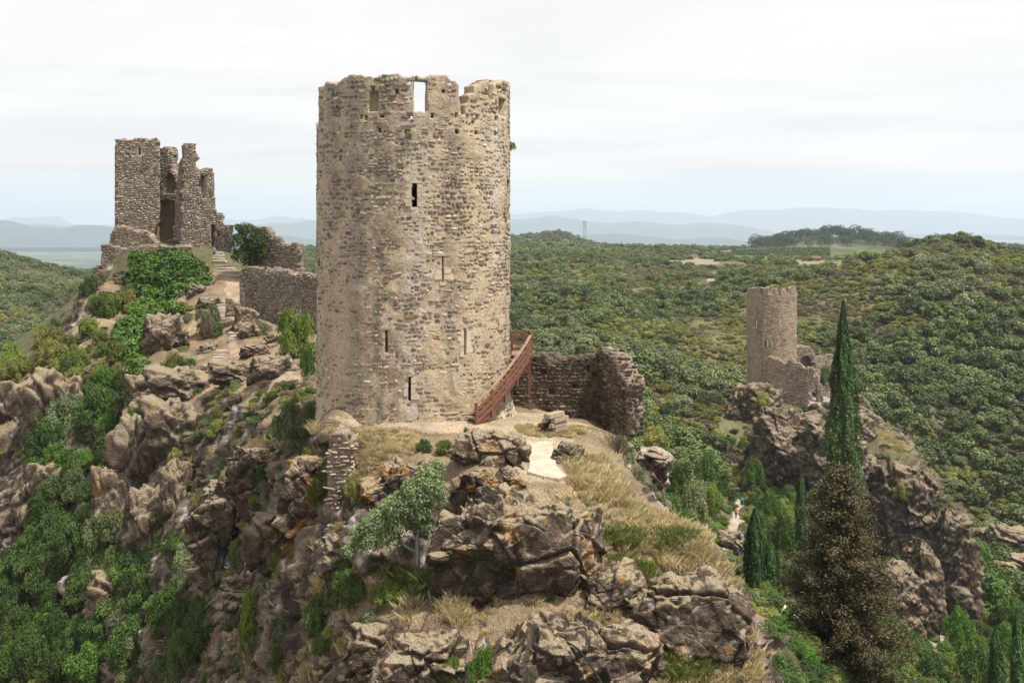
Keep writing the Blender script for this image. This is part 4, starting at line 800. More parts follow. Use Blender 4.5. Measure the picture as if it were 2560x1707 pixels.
# ---------------- straight walls from an outline
def wall(parent, name, p0, p1, outline, thick, cell, matname, palette, course, wid, seed, holes=(), blind=(), nparts=0, skip=0.0, proud=(0.05, 0.13), world=True, origin=None, faces=('front',)):
    """outline: polygon in (s along p0->p1 in metres, z). Front face is to the left of p0->p1 seen from above... turned to the camera side"""
    p0 = np.array(p0, float); p1 = np.array(p1, float); ln = np.linalg.norm(p1 - p0); t = (p1 - p0) / ln; nrm = np.array([t[1], -t[0]])      # right-hand side of travel = front
    og = np.array(origin if origin is not None else (0, 0, 0), float)
    ol = np.array(outline, float); s0, s1 = ol[:, 0].min(), ol[:, 0].max(); z0, z1 = ol[:, 1].min(), ol[:, 1].max()
    nx = max(2, int((s1 - s0) / cell)); nz = max(2, int((z1 - z0) / cell)); ntk = max(2, int(thick / (cell * 2.2)))
    ss = s0 + (np.arange(nx) + 0.5) * (s1 - s0) / nx; zz = z0 + (np.arange(nz) + 0.5) * (z1 - z0) / nz; SS, ZZ = np.meshgrid(ss, zz, indexing='ij')
    mask = np.zeros((nx, nz, ntk), bool)
    for k in range(ntk):
        js = 0.25 * fbm(np.stack([SS.ravel() * 1.1, ZZ.ravel() * 1.1, SS.ravel() * 0 + k * 0.35 + seed], 1), 3, seed).reshape(SS.shape)
        mask[:, :, k] = inpoly(SS + js, ZZ + 1.3 * js, outline) | ((ZZ < z0 + 2 * cell) & inpoly(SS, ZZ * 0 + z0 + 2.5 * cell, outline))
    def cut(h): return (SS > h[0]) & (SS < h[1]) & (ZZ > h[2]) & (ZZ < h[3]) if len(h) == 4 and not hasattr(h[0], '__len__') else inpoly(SS, ZZ, h)
    for h in holes: mask[cut(h)] = False
    for h in blind: mask[cut(h), :max(1, ntk // 2)] = False
    def mp(i, j, k):
        s = s0 + i * (s1 - s0) / nx; z = z0 + j * (z1 - z0) / nz; d_ = k * thick / ntk
        return np.stack([p0[0] + t[0] * s - nrm[0] * d_, p0[1] + t[1] * s - nrm[1] * d_, z], 1) - og
    w = voxwall(name, mask, mp, MAT[matname], parent, 0.06, seed)
    Ms = []
    for side in faces:
        kk = 0 if side == 'front' else ntk - 1; sg = 1 if side == 'front' else -1
        def acc(S, H):
            i = np.clip(((S - s0) / (s1 - s0) * nx).astype(int), 0, nx - 1); j = np.clip(((H - z0) / (z1 - z0) * nz).astype(int), 0, nz - 1)
            return mask[i, j, kk] & mask[np.clip(i + 1, 0, nx - 1), j, kk] & mask[np.clip(i - 1, 0, nx - 1), j, kk] & (S > s0) & (S < s1) & (H < z1)
        def frame(S, H):
            n = len(S); dd = 0 if side == 'front' else thick
            O = np.stack([p0[0] + t[0] * S - nrm[0] * dd, p0[1] + t[1] * S - nrm[1] * dd, H], 1) - og
            return O, np.tile(np.array([t[0], t[1], 0]) * sg, (n, 1)), np.tile(np.array([0, 0, 1.0]), (n, 1)), np.tile(np.array([nrm[0], nrm[1], 0]) * sg, (n, 1))
        if side == 'end':
            def acc(S, H):
                j = np.clip(((H - z0) / (z1 - z0) * nz).astype(int), 0, nz - 1); kq = np.clip((S / thick * ntk).astype(int), 0, ntk - 1); return (S > 0) & (S < thick) & mask[:, j, kq].any(0) & (H < z1)
            def frame(S, H):
                n = len(S); j = np.clip(((H - z0) / (z1 - z0) * nz).astype(int), 0, nz - 1); kq = np.clip((S / thick * ntk).astype(int), 0, ntk - 1); col = mask[:, j, kq]; last = nx - np.argmax(col[::-1], 0); ss_ = s0 + last * (s1 - s0) / nx
                O = np.stack([p0[0] + t[0] * ss_ - nrm[0] * S, p0[1] + t[1] * ss_ - nrm[1] * S, H], 1) - og
                return O, np.tile(np.array([-nrm[0], -nrm[1], 0]), (n, 1)), np.tile(np.array([0, 0, 1.0]), (n, 1)), np.tile(np.array([t[0], t[1], 0]), (n, 1))
            Ms.append(lay(0, thick, z0, z1, course, wid, acc, frame, seed + 6, palette, None, proud, gap=0.025 + 0.05 * wid)); continue
        Ms.append(lay(s0, s1, z0, z1, course, wid, acc, frame, seed + 5, palette, (lambda S, H: np.full(len(S), skip)) if skip else None, proud, gap=0.025 + 0.05 * wid))
    # stones along the broken top and ends
    emit(w if parent is not None else w, *cat3(*Ms), nparts)
    return w
def px(u, d): return (u - U0) / F * d
def zv(v, d): return (V0 - v) / F * d
def wallpx(parent, name, u0, d0, u1, d1, poly, *a, holes=(), blind=(), **k):
    """outline given in photo pixels (u, v) along the wall line"""
    p0 = np.array((px(u0, d0), d0)); p1 = np.array((px(u1, d1), d1)); ln = np.linalg.norm(p1 - p0)
    def cv(u, v):                                       # sight column u meets the wall line
        kx = (u - U0) / F; t = (p1 - p0) / ln; s = (kx * p0[1] - p0[0]) / (t[0] - kx * t[1]); y = p0[1] + t[1] * s; return s, (V0 - v) / F * y
    def rect(h): (sa, za), (sb, zb) = cv(h[0], h[2]), cv(h[1], h[3]); return (min(sa, sb), max(sa, sb), min(za, zb), max(za, zb))
    H = [rect(h) if not hasattr(h[0], '__len__') else [cv(*q) for q in h] for h in holes]; B = [rect(h) if not hasattr(h[0], '__len__') else [cv(*q) for q in h] for h in blind]
    return wall(parent, name, p0, p1, [cv(*q) for q in poly], *a, holes=H, blind=B, **k)

# courtyard wall right of the tower, with its return
cw = empty('courtyard_wall', (px(1400, 63), 63, zv(1060, 63))); tag(cw, 'dark ruined courtyard wall with putlog holes behind the timber stack', 'wall'); og = cw.location
wallpx(cw, 'wall', 1276, 64.5, 1500, 64.5, [(1268, 1085), (1268, 900), (1300, 898), (1330, 900), (1362, 894), (1400, 897), (1440, 894), (1470, 888), (1500, 884), (1510, 890), (1510, 1085)], 0.9, 0.11, 'mortar_dark', 'dark', 0.2, 0.34, 21, origin=og, nparts=150,
       blind=[(1353, 1366, 922, 939), (1371, 1385, 970, 985), (1427, 1445, 960, 972), (1465, 1478, 915, 931), (1481, 1495, 932, 945), (1362, 1378, 1025, 1038), (1483, 1496, 1020, 1035), (1402, 1423, 1032, 1053), (1278, 1292, 973, 988)], skip=0.05)
wallpx(cw, 'return_wall', 1500, 64.4, 1562, 59.6, [(1492, 1090), (1492, 884), (1510, 872), (1530, 880), (1540, 892), (1548, 915), (1556, 935), (1566, 945), (1568, 975), (1564, 1000), (1570, 1030), (1568, 1090)], 0.95, 0.11, 'mortar_brown', 'dark', 0.18, 0.32, 22, origin=og, nparts=60, faces=('front', 'back', 'end'))

# rubble retaining wall under the platform, seen end on
rw = empty('retaining_wall', (px(850, 53), 53, zv(1300, 53))); tag(rw, 'narrow dry rubble retaining wall under the left corner of the platform', 'wall')
wallpx(rw, 'wall', 826, 51.3, 888, 51.3, [(822, 1340), (824, 1180), (818, 1110), (830, 1082), (846, 1080), (864, 1088), (876, 1110), (886, 1150), (890, 1190), (888, 1250), (886, 1340)], 2.6, 0.09, 'mortar_brown', 'brown', 0.20, 0.36, 24, origin=rw.location, nparts=220, proud=(0.05, 0.14), faces=('front', 'end'))
print('tower', time.time() - T0)

# ---------------- ruined keep on the far end of the ridge
kp = empty('ruined_keep', (px(400, 142), 142, zv(620, 142))); tag(kp, 'ruined square keep with split walls at the far end of the ridge', 'castle'); og = kp.location
G = dict(origin=og)
wallpx(kp, 'front_wall', 289, 142, 400, 143.5, [(289, 640), (289, 352), (300, 350), (325, 349), (350, 346), (378, 347), (392, 346), (398, 352), (399, 366), (396, 385), (398, 420), (397, 470), (399, 510), (394, 540), (392, 570), (391, 605), (396, 640)], 2.0, 0.2, 'mortar_brown', 'grey', 0.24, 0.42, 31, blind=[(345, 350, 370, 386), (323, 326, 372, 376)], nparts=60, skip=0.08, **G)
wallpx(kp, 'left_wall', 288.6, 149, 289.4, 143.9, [(288.8, 640), (288.8, 380), (289, 365), (289.4, 365), (289.4, 640)], 1.2, 0.3, 'mortar_brown', 'grey', 0.3, 0.5, 32, **G)
wallpx(kp, 'back_wall', 392, 149, 448, 148, [(385, 640), (385, 372), (402, 372), (410, 366), (420, 367), (424, 380), (427, 400), (431, 425), (436, 450), (440, 475), (442, 640)], 1.9, 0.2, 'mortar_brown', 'grey', 0.22, 0.36, 33, blind=[[(410, 470), (414, 440), (423, 431), (433, 440), (438, 462), (434, 485), (412, 485)], [(394, 605), (400, 505), (418, 500), (436, 505), (434, 560), (430, 600)]], faces=('front', 'end'), **G)
wallpx(kp, 'corner_fragment', 438, 144.0, 458, 140.6, [(437, 640), (438, 520), (443, 450), (446, 415), (450, 404), (456, 395), (459, 380), (460, 360), (463, 359), (463, 640)], 1.3, 0.2, 'mortar_grey', 'brown', 0.22, 0.36, 34, faces=('front', 'back', 'end'), **G)
wallpx(kp, 'corner_face', 456, 139.3, 506, 140.6, [(452, 640), (455, 560), (457, 470), (458, 400), (458, 368), (463, 359), (478, 359), (488, 365), (491, 375), (490, 395), (496, 415), (498, 435), (499, 470), (502, 520), (504, 560), (506, 640)], 1.2, 0.2, 'mortar_grey', 'pale', 0.2, 0.34, 35, nparts=40, **G)
wallpx(kp, 'side_wall', 500, 144, 568, 147, [(498, 640), (500, 440), (502, 428), (512, 423), (522, 420), (530, 423), (535, 445), (536, 475), (538, 500), (540, 520), (546, 528), (556, 535), (562, 548), (565, 562), (570, 566), (572, 640)], 1.3, 0.2, 'mortar_grey', 'grey', 0.2, 0.34, 36, holes=[(529, 539, 560, 618)], blind=[(503, 515, 440, 495)], **G)
wallpx(kp, 'low_wall', 545, 141, 582, 142, [(543, 640), (545, 566), (560, 562), (572, 566), (582, 566), (584, 640)], 0.9, 0.2, 'mortar_dark', 'dark', 0.2, 0.34, 37, **G)
wallpx(kp, 'terrace_wall', 252, 137.5, 332, 138.5, [(252, 690), (252, 612), (262, 611), (275, 614), (300, 617), (318, 620), (332, 622), (334, 690)], 1.0, 0.18, 'mortar_grey', 'grey', 0.18, 0.32, 38, nparts=30, **G)
wallpx(kp, 'collapsed_footing', 268, 139.6, 398, 140.2, [(268, 640), (270, 610), (276, 585), (284, 570), (290, 565), (305, 562), (320, 566), (345, 580), (372, 586), (385, 600), (395, 612), (398, 640)], 1.6, 0.18, 'mortar_brown', 'brown', 0.18, 0.34, 39, nparts=30, proud=(0.05, 0.16), **G)
wallpx(kp, 'front_footing', 330, 136.6, 482, 137.5, [(330, 650), (335, 622), (352, 613), (380, 612), (420, 614), (450, 616), (478, 612), (482, 650)], 1.0, 0.18, 'mortar_brown', 'pale', 0.17, 0.32, 40, **G)
rr_ = empty('outer_wall_ruin', (px(700, 128), 128, zv(680, 128))); tag(rr_, 'ragged ruined wall stepping down right of the green tree by the keep', 'wall')
wallpx(rr_, 'wall', 630, 130, 748, 127, [(628, 690), (632, 580), (645, 567), (660, 570), (672, 578), (680, 590), (692, 597), (700, 608), (706, 614), (716, 608), (730, 611), (742, 616), (747, 640), (750, 690)], 1.0, 0.18, 'mortar_grey', 'grey', 0.19, 0.33, 41, origin=rr_.location, nparts=30)
cu = empty('curtain_wall', (px(700, 116), 116, zv(800, 116))); tag(cu, 'long straight rubble curtain wall between the stone steps and the round tower', 'wall')
wallpx(cu, 'wall', 602, 117, 812, 111, [(600, 800), (602, 700), (604, 676), (612, 667), (630, 668), (660, 672), (700, 676), (740, 681), (790, 687), (815, 690), (815, 850), (700, 830)], 1.2, 0.15, 'mortar_grey', 'grey', 0.17, 0.27, 42, origin=cu.location, nparts=120)
wallpx(cu, 'wall_end', 600, 119.5, 604, 116.9, [(600, 800), (600, 690), (601, 675), (604, 668), (605, 800)], 0.8, 0.18, 'mortar_brown', 'pale', 0.17, 0.27, 43, origin=cu.location)
wallpx(cu, 'low_spur', 566, 113, 604, 114, [(566, 770), (568, 748), (580, 745), (596, 755), (604, 765), (606, 790), (570, 790)], 0.7, 0.15, 'mortar_brown', 'brown', 0.15, 0.27, 44, origin=cu.location)

# ---------------- the smaller round tower on the spur
QX, QY, QR, QZ0 = px(1928.5, 230), 230.0, 5.12, -41.0
topq = [(1867.5, 722), (1880, 719), (1900, 718), (1921, 719), (1923, 736), (1934, 738), (1935, 721), (1942, 721), (1944, 736), (1952, 738), (1953, 720), (1964, 721), (1966, 734), (1972, 735), (1974, 718), (1982, 715), (1989.5, 718)]
skq = lambda S, H: np.clip(0.30 - 0.25 * np.clip(S / QR, -1, 1), 0.05, 0.8)
qt, M, C, A = round_tower('round_tower', 'smaller round stone tower on the wooded spur left of the tall cypress', QX, QY, QR, QZ0, -12.0, -14.2, 1.3, topq, [(1886, 1889.5, 800, 817), (1913, 1916, 852, 868), (1872, 1874.5, 848, 866)], [(1901, 1906, 722, 736), (1943, 1951, 738, 740)], 0.16, 'mortar_spur', 'brown', 0.27, 0.42, skq, -13.5, 8, 0, None, (0.02, 0.06))
emit(qt, M, C, A, 40, np.abs(np.arctan2(M[:, 0, 3], -M[:, 1, 3])) < 1.2)
dressed(qt, QX, QY, QR, [(1882, 1893, 818, 821, 0.1), (1917, 1920, 852, 868, 0.05), (1890, 1893, 800, 817, 0.05)], QZ0)
qw = empty('spur_curtain_wall', (px(1985, 222), 222, zv(1050, 222))); tag(qw, 'broken curtain wall descending from the smaller tower to a doorway', 'wall'); og = qw.location
wallpx(qw, 'wall', 1920, 223.5, 2046, 219.5, [(1918, 1065), (1918, 892), (1928, 891), (1940, 897), (1955, 904), (1966, 908), (1971, 900), (1980, 898), (1990, 905), (2000, 914), (2012, 918), (2030, 917), (2036, 925), (2034, 950), (2028, 968), (2024, 990), (2020, 1010), (2000, 1030), (1985, 1060), (1965, 1085), (1940, 1085)], 1.2, 0.2, 'mortar_brown', 'brown', 0.24, 0.42, 51, origin=og, nparts=40)
wallpx(qw, 'gable', 2022, 224, 2060, 224, [(2022, 1005), (2024, 960), (2028, 935), (2036, 925), (2044, 940), (2052, 955), (2058, 970), (2058, 1003), (2043, 1003), (2043, 965), (2032, 965), (2032, 1003)], 0.8, 0.17, 'mortar_brown', 'brown', 0.2, 0.34, 52, origin=og)
aw = empty('arched_ruin', (px(2020, 236), 236, zv(930, 236))); tag(aw, 'ruined vault with a dark arch right behind the smaller tower', 'ruin'); og = aw.location
arch = [(2001, 925), (2002, 898), (2008, 890), (2017, 889), (2025, 896), (2030, 912), (2031, 925)]
wallpx(aw, 'arch_wall', 1985, 234, 2036, 235, [(1984, 960), (1984, 868), (1995, 865), (2010, 867), (2026, 870), (2035, 880), (2036, 900), (2038, 960)], 3.0, 0.2, 'mortar_brown', 'brown', 0.24, 0.42, 53, blind=[arch], origin=og)
wallpx(aw, 'inner_wall', 2036, 233, 2090, 238, [(2034, 1000), (2036, 905), (2046, 890), (2060, 893), (2075, 885), (2088, 888), (2095, 1000)], 1.2, 0.22, 'mortar_grey', 'grey', 0.24, 0.42, 54, origin=og)
lw = empty('stepped_wall', (px(2165, 225), 225, zv(1060, 225))); tag(lw, 'low broken wall stepping down the slope right of the tall cypress', 'wall'); og = lw.location
wallpx(lw, 'wall', 2135, 226, 2198, 220, [(2134, 1065), (2136, 1018), (2150, 1017), (2165, 1028), (2180, 1036), (2196, 1045), (2198, 1082), (2180, 1078), (2160, 1072)], 1.0, 0.18, 'mortar_grey', 'grey', 0.22, 0.38, 55, origin=og)
wallpx(lw, 'upper_wall', 2130, 232, 2185, 230, [(2130, 1030), (2136, 985), (2150, 990), (2165, 1002), (2176, 1014), (2186, 1040)], 1.0, 0.18, 'mortar_grey', 'grey', 0.22, 0.38, 56, origin=og)
print('walls', time.time() - T0)
# ------------------------------------------------------------------ vegetation
def leaves_mesh(name, pos, nrm, size, mat, seed, jitter=0.7, aspect=0.55, updir=None, tint=None):
    """one bent leaf (two triangles) per point"""
    r = np.random.default_rng(seed); n = len(pos); nn = nrm + r.normal(0, jitter, (n, 3)) + np.array([0, 0, 0.35]); nn /= np.linalg.norm(nn, axis=1, keepdims=True) + 1e-6
    a = r.normal(size=(n, 3)) if updir is None else updir + r.normal(0, 0.35, (n, 3)); a -= (a * nn).sum(1)[:, None] * nn; a /= np.linalg.norm(a, axis=1, keepdims=True) + 1e-6
    b = np.cross(nn, a); L = (size * r.uniform(0.6, 1.3, n))[:, None]; W = L * aspect
    v = np.stack([pos - a * L * 0.5, pos + b * W * 0.5 + nn * L * 0.10, pos + a * L * 0.5, pos - b * W * 0.5 + nn * L * 0.10], 1).reshape(-1, 3)
    k = np.arange(n)[:, None] * 4; f = np.concatenate([k + np.array([[0, 1, 2]]), k + np.array([[0, 2, 3]])])
    me = mesh_from(name, v, f, mat); lv = r.random(n) if tint is None else np.clip(tint + r.normal(0, 0.2, n), 0, 1)
    vattr(me, 'lv', np.repeat(lv, 4)); return me
def lobes_cloud(lobes, n, seed, lo=-0.35, shell=(0.78, 1.06)):
    """points over a heap of round lobes (cx, cy, cz, r), outer surface only"""
    r = np.random.default_rng(seed); L = np.array(lobes); w = L[:, 3] ** 2; k = r.choice(len(L), int(n * 2.4), p=w / w.sum())
    d = r.normal(size=(len(k), 3)); d[:, 2] = np.where(d[:, 2] < lo, np.abs(d[:, 2]), d[:, 2]); d /= np.linalg.norm(d, axis=1, keepdims=True)
    rad = L[k, 3] * r.uniform(*shell, len(k)) * (1 + 0.24 * vnoise(d * 3.0 + k[:, None] * 3.1, seed)); p = L[k, :3] + d * rad[:, None]
    ins = np.zeros(len(p), bool)
    for q in range(len(L)): ins |= (k != q) & (((p - L[q, :3]) ** 2).sum(1) < (L[q, 3] * 0.74) ** 2)
    p, d, k = p[~ins][:n], d[~ins][:n], k[~ins][:n]; lt = r.random(len(L)); return p, d, lt[k] * 0.5 + 0.25
def bush_lobes(seed, nl=11, spread=0.62, h=0.8, lr=(0.17, 0.36)):
    r = np.random.default_rng(seed); out = [(0, 0, 0.36 * h, 0.46)]
    for _ in range(nl):
        a = r.uniform(0, 6.283); q = r.uniform(0.25, 1) * spread; z = r.uniform(0.08, 0.95) * h * (1 - 0.45 * q / spread); out.append((q * math.cos(a), q * math.sin(a), z, r.uniform(*lr)))
    return out
KINDS = ['oak', 'grey', 'olive', 'dry', 'rust', 'green', 'lime', 'pale', 'ivy']
BM = {}                                                 # (kind, detail) -> list of meshes, unit radius about 1
def bush_meshes(detail, n, size, shapes):
    for kd in KINDS: BM[kd, detail] = []
    for s in range(shapes):
        sd_ = 100 * s + (0 if detail == 'far' else 7); P_, D_, T_ = lobes_cloud(bush_lobes(sd_, 13 + s % 5 + (14 if detail == 'near' else 0), 0.62 + 0.06 * (s % 3), 0.78 + 0.1 * (s % 3), (0.16, 0.33) if detail == 'far' else (0.10, 0.25)), n, sd_, shell=(0.6, 1.12) if detail == 'near' else (0.84, 1.07))
        base = leaves_mesh('bush', P_, D_, size, MAT['leaf_oak'], sd_, tint=T_)
        for kd in KINDS:
            me = base.copy() if kd != 'oak' else base
            if kd != 'oak': me.materials.clear(); me.materials.append(MAT['leaf_' + kd])
            BM[kd, detail].append(me)
bush_meshes('far', 1500, 0.15, 5); bush_meshes('near', 5600, 0.072, 5)
# bare twiggy shrub
def twig_mesh(seed, n=130, mat='leaf_dry'):
    r = random.Random(seed); b = MB()
    for _ in range(n):
        a = r.uniform(0, 6.28); el = r.uniform(0.35, 1.4); L = r.uniform(0.5, 1.0); d = Vector((math.cos(a) * math.cos(el), math.sin(a) * math.cos(el), math.sin(el))); p = d * 0.05
        q = p + d * L * 0.5 + Vector((r.uniform(-.08, .08), r.uniform(-.08, .08), 0.05)); e = q + d * L * 0.5 + Vector((r.uniform(-.2, .2), r.uniform(-.2, .2), r.uniform(-.05, .15)))
        b.tube([p, q, e], [0.012, 0.008, 0.003], 3)
    me = bpy.data.meshes.new('twigs'); me.from_pydata([tuple(v) for v in b.v], [], b.f); me.materials.append(MAT[mat]); return me
TWIG = twig_mesh(3)
# grass tufts
def tuft_mesh(seed, n=70, mat='straw', h=1.0, spread=0.6):
    r = np.random.default_rng(seed); a = r.uniform(0, 6.283, n); q = spread * np.sqrt(r.random(n)); bx, by = q * np.cos(a), q * np.sin(a)
    L = h * r.uniform(0.45, 1.0, n); a2 = r.uniform(0, 6.283, n); ln = r.uniform(0.08, 0.85, n) * L; w = r.uniform(0.012, 0.022, n); ca, sa = np.cos(a2 + 1.57), np.sin(a2 + 1.57)
    z0 = np.zeros(n) - 0.05
    v = np.stack([np.stack([bx - w * ca, by - w * sa, z0], 1), np.stack([bx + w * ca, by + w * sa, z0], 1), np.stack([bx + 0.35 * ln * np.cos(a2) + 0.8 * w * ca, by + 0.35 * ln * np.sin(a2) + 0.8 * w * sa, L * 0.6], 1), np.stack([bx + ln * np.cos(a2), by + ln * np.sin(a2), L], 1)], 1).reshape(-1, 3)
    k = np.arange(n)[:, None] * 4; me = mesh_from('tuft', v, np.concatenate([k + np.array([[0, 1, 2]]), k + np.array([[0, 2, 3]])]), MAT[mat]); vattr(me, 'lv', np.repeat(r.random(n), 4)); return me
TUFT = {m: [tuft_mesh(k, 80, m) for k in range(3)] for m in ('straw', 'grass_green')}
# shared scatter: one object, points carrying rotation, size and kind
HID = {}
def scatter(name, P_, rz, S_, pid, meshes, label, cat, tilt=None):
    colln = bpy.data.collections.new(name + '_kinds')
    for k, me in enumerate(meshes): colln.objects.link(bpy.data.objects.new('k%03d' % k, me))
    me = bpy.data.meshes.new(name); me.vertices.add(len(P_)); me.vertices.foreach_set('co', np.asarray(P_, np.float32).ravel())
    rot = np.zeros((len(P_), 3), np.float32); rot[:, 2] = rz
    if tilt is not None: rot[:, :2] = tilt
    a = me.attributes.new('rot', 'FLOAT_VECTOR', 'POINT'); a.data.foreach_set('vector', rot.ravel())
    a = me.attributes.new('scl', 'FLOAT_VECTOR', 'POINT'); a.data.foreach_set('vector', np.asarray(S_, np.float32).ravel())
    a = me.attributes.new('pid', 'INT', 'POINT'); a.data.foreach_set('value', np.asarray(pid, np.int32))
    o = link(name, me); g = bpy.data.node_groups.new(name, 'GeometryNodeTree')
    g.interface.new_socket('Geometry', in_out='INPUT', socket_type='NodeSocketGeometry'); g.interface.new_socket('Geometry', in_out='OUTPUT', socket_type='NodeSocketGeometry')
    gi, go = g.nodes.new('NodeGroupInput'), g.nodes.new('NodeGroupOutput'); ip = g.nodes.new('GeometryNodeInstanceOnPoints'); ci = g.nodes.new('GeometryNodeCollectionInfo')
    ci.inputs['Collection'].default_value = colln; ci.inputs['Separate Children'].default_value = True; ci.inputs['Reset Children'].default_value = True; ip.inputs['Pick Instance'].default_value = True
    def na(nm, ty): n = g.nodes.new('GeometryNodeInputNamedAttribute'); n.data_type = ty; n.inputs[0].default_value = nm; return n.outputs[0]
    L = g.links.new; L(gi.outputs[0], ip.inputs['Points']); L(ci.outputs[0], ip.inputs['Instance']); L(na('pid', 'INT'), ip.inputs['Instance Index']); L(na('rot', 'FLOAT_VECTOR'), ip.inputs['Rotation']); L(na('scl', 'FLOAT_VECTOR'), ip.inputs['Scale']); L(ip.outputs[0], go.inputs[0])
    md = o.modifiers.new('scatter', 'NODES'); md.node_group = g
    tag(o, label, cat, kind='stuff'); return o

# ---------------- hillside scrub, 190 m to 760 m: the largest 300 are single bushes, the rest one mass
def hill_points():
    r = np.random.default_rng(99); n = 90000
    u = r.uniform(-420, 2980, n); d = np.sqrt(r.uniform(188 ** 2, 800 ** 2, n)); x = (u - U0) / F * d; z = zfield(x, d); p = np.stack([x, d, z], 1)
    v = V0 - F * z / d
    spur = inpoly(u, v, [(1790, 1000), (1860, 960), (2200, 985), (2345, 1180), (2440, 1290), (2460, 1640), (2150, 1640), (2080, 1500), (1900, 1260), (1800, 1260)]) & (d < 244)
    den = 0.95 + 0.65 * fbm(p / 45.0, 4, 7) + 0.30 * fbm(p / 9.0, 2, 8)
    for poly, a, b, c in PAINT[11:]: den[inpoly(u, v, poly)] = -1
    den[(d > 380) & (u > 1560) & (u < 2240)] -= 0.55
    den[inpoly(u, v, [(1290, 640), (1980, 640), (1980, 668), (1700, 690), (1500, 665), (1300, 660)])] -= 0.12
    den[inpoly(u, v, [(1760, 1380), (1800, 1330), (1845, 1235), (1880, 1235), (1880, 1310), (1840, 1390)])] = -1
    den[(u > 2120) & (v > 830)] += 0.6
    keep = (r.random(n) < np.clip(den, 0, 1)) & ~spur & (d > np.where(u < 1250, 250, 188))
    p, u, v, d = p[keep], u[keep], v[keep], d[keep]
    k1 = fbm(p / 60.0, 3, 61); k2 = fbm(p / 25.0, 3, 62); k3 = r.random(len(p)); right = np.clip((u - 1700) / 900, 0, 1) + np.where((u > 2120) & (v > 830), 2.2, 0) + np.where((u > 1380) & (u < 1850) & (v > 900), 1.0, 0)
    kind = np.full(len(p), 2)
    kind[k2 + 0.9 * (k3 - 0.5) > 0.22] = 1; kind[(k1 + 0.30 * right + 0.9 * (k3 - 0.5) > 0.26)] = 0
    kind[k2 - 0.5 * k1 + 1.0 * (k3 - 0.5) < -0.62] = 3; kind[(k3 > 0.985)] = 4; kind[(k3 < 0.012)] = 6; kind[(k3 < 0.05) & (k3 >= 0.012) & (u < 1700)] = 5
    rad = np.where(kind == 0, r.uniform(2.2, 5.2, len(p)), np.where(kind == 1, r.uniform(1.5, 3.8, len(p)), np.where(kind == 5, r.uniform(1.6, 3.2, len(p)), r.uniform(1.0, 2.3, len(p)))))
    rad *= np.interp(d, [190, 500, 800], [0.92, 1.15, 1.7]) * np.clip(1.0 + 0.55 * k2, 0.55, 1.5) * np.where((d > 380) & (u > 1560) & (u < 2240), 0.55, 1)
    rad = np.minimum(rad, np.interp(d, [300, 420, 700], [5.2, 3.4, 3.6]))
    # thin out what would stand inside its neighbour
    order = np.argsort(-rad); cell = {}; sel = []
    for i in order:
        cx, cy = int(p[i, 0] // 4), int(p[i, 1] // 4); ok = True
        for a in (-1, 0, 1):
            for b in (-1, 0, 1):
                for j in cell.get((cx + a, cy + b), ()):
                    if (p[i, 0] - p[j, 0]) ** 2 + (p[i, 1] - p[j, 1]) ** 2 < (0.42 * (rad[i] + rad[j])) ** 2: ok = False; break
                if not ok: break
            if not ok: break
        if ok: cell.setdefault((cx, cy), []).append(i); sel.append(i)
    sel = np.array(sel); return p[sel], u[sel], v[sel], d[sel], kind[sel], rad[sel]
hp, hu, hv, hd, hk, hr = hill_points()
def visible(u, v, d): e = hit(u, v); return e is None or e > d * 0.96
def occl(u, v):                                         # hidden by the towers and walls
    return (795 < u < 1276 and v < 1060) or (250 < u < 800 and v < 900) or (1868 < u < 1990 and 718 < v < 1000) or (2060 < u < 2160 and v > 760)
size = hr * F / hd; cand = [i for i in np.argsort(-size)[:2600] if 0 < hu[i] < 2560 and 600 < hv[i] < 1500 and not occl(hu[i], hv[i]) and visible(hu[i], hv[i] - size[i] * 0.7, hd[i])][:120]
KW = {0: ('dark green holm oak bush', 'bush'), 1: ('grey-green rounded bush', 'bush'), 2: ('low olive-green shrub', 'shrub'), 3: ('dry brown-grey shrub', 'shrub'), 4: ('rust-brown withered shrub', 'shrub'), 5: ('fresh green leafy bush', 'bush'), 6: ('yellow-green bush', 'bush')}
def hzone(u, v):
    if u < 260: return 'on the far left hillside' + (' crest' if v < 700 else '')
    if u < 1500: return 'above the courtyard wall' if v < 890 else 'beyond the courtyard wall end'
    if u < 1868: return ('high ' if v < 780 else 'half way up ' if v < 950 else 'low ') + 'left of the smaller tower'
    if u < 2170: return 'behind the cypress' + (' top' if v < 800 else '')
    return ('near the right hill crest' if v < 720 else 'half way up the right hillside' if v < 950 else 'above the spur cliff' if u < 2420 else 'low at the right edge')
CL = [(size[i], hu[i], hv[i], 0, hk[i]) for i in cand]
SW = {0: 'dark oak bush', 1: 'grey-green bush', 2: 'olive-green shrub', 3: 'dry brown shrub', 4: 'rust-brown shrub', 5: 'fresh green bush', 6: 'yellow-green bush'}
def near_w(i, L):
    w, u, v = L[i][:3]; q = min((q for j, q in enumerate(L) if j != i), key=lambda q: (q[1] - u) ** 2 + (q[2] - v) ** 2); dx, dy = q[1] - u, q[2] - v
    return (('left of' if dx > 0 else 'right of') if abs(dx) > abs(dy) else ('above' if dy > 0 else 'below')) + ' a ' + ('bigger ' if q[0] > w * 1.12 else 'smaller ' if q[0] < w * 0.88 else 'similar ') + {0: 'dark', 1: 'grey', 2: 'olive', 3: 'dry', 4: 'rusty', 5: 'green', 6: 'yellowish'}[q[4]] + ' one'
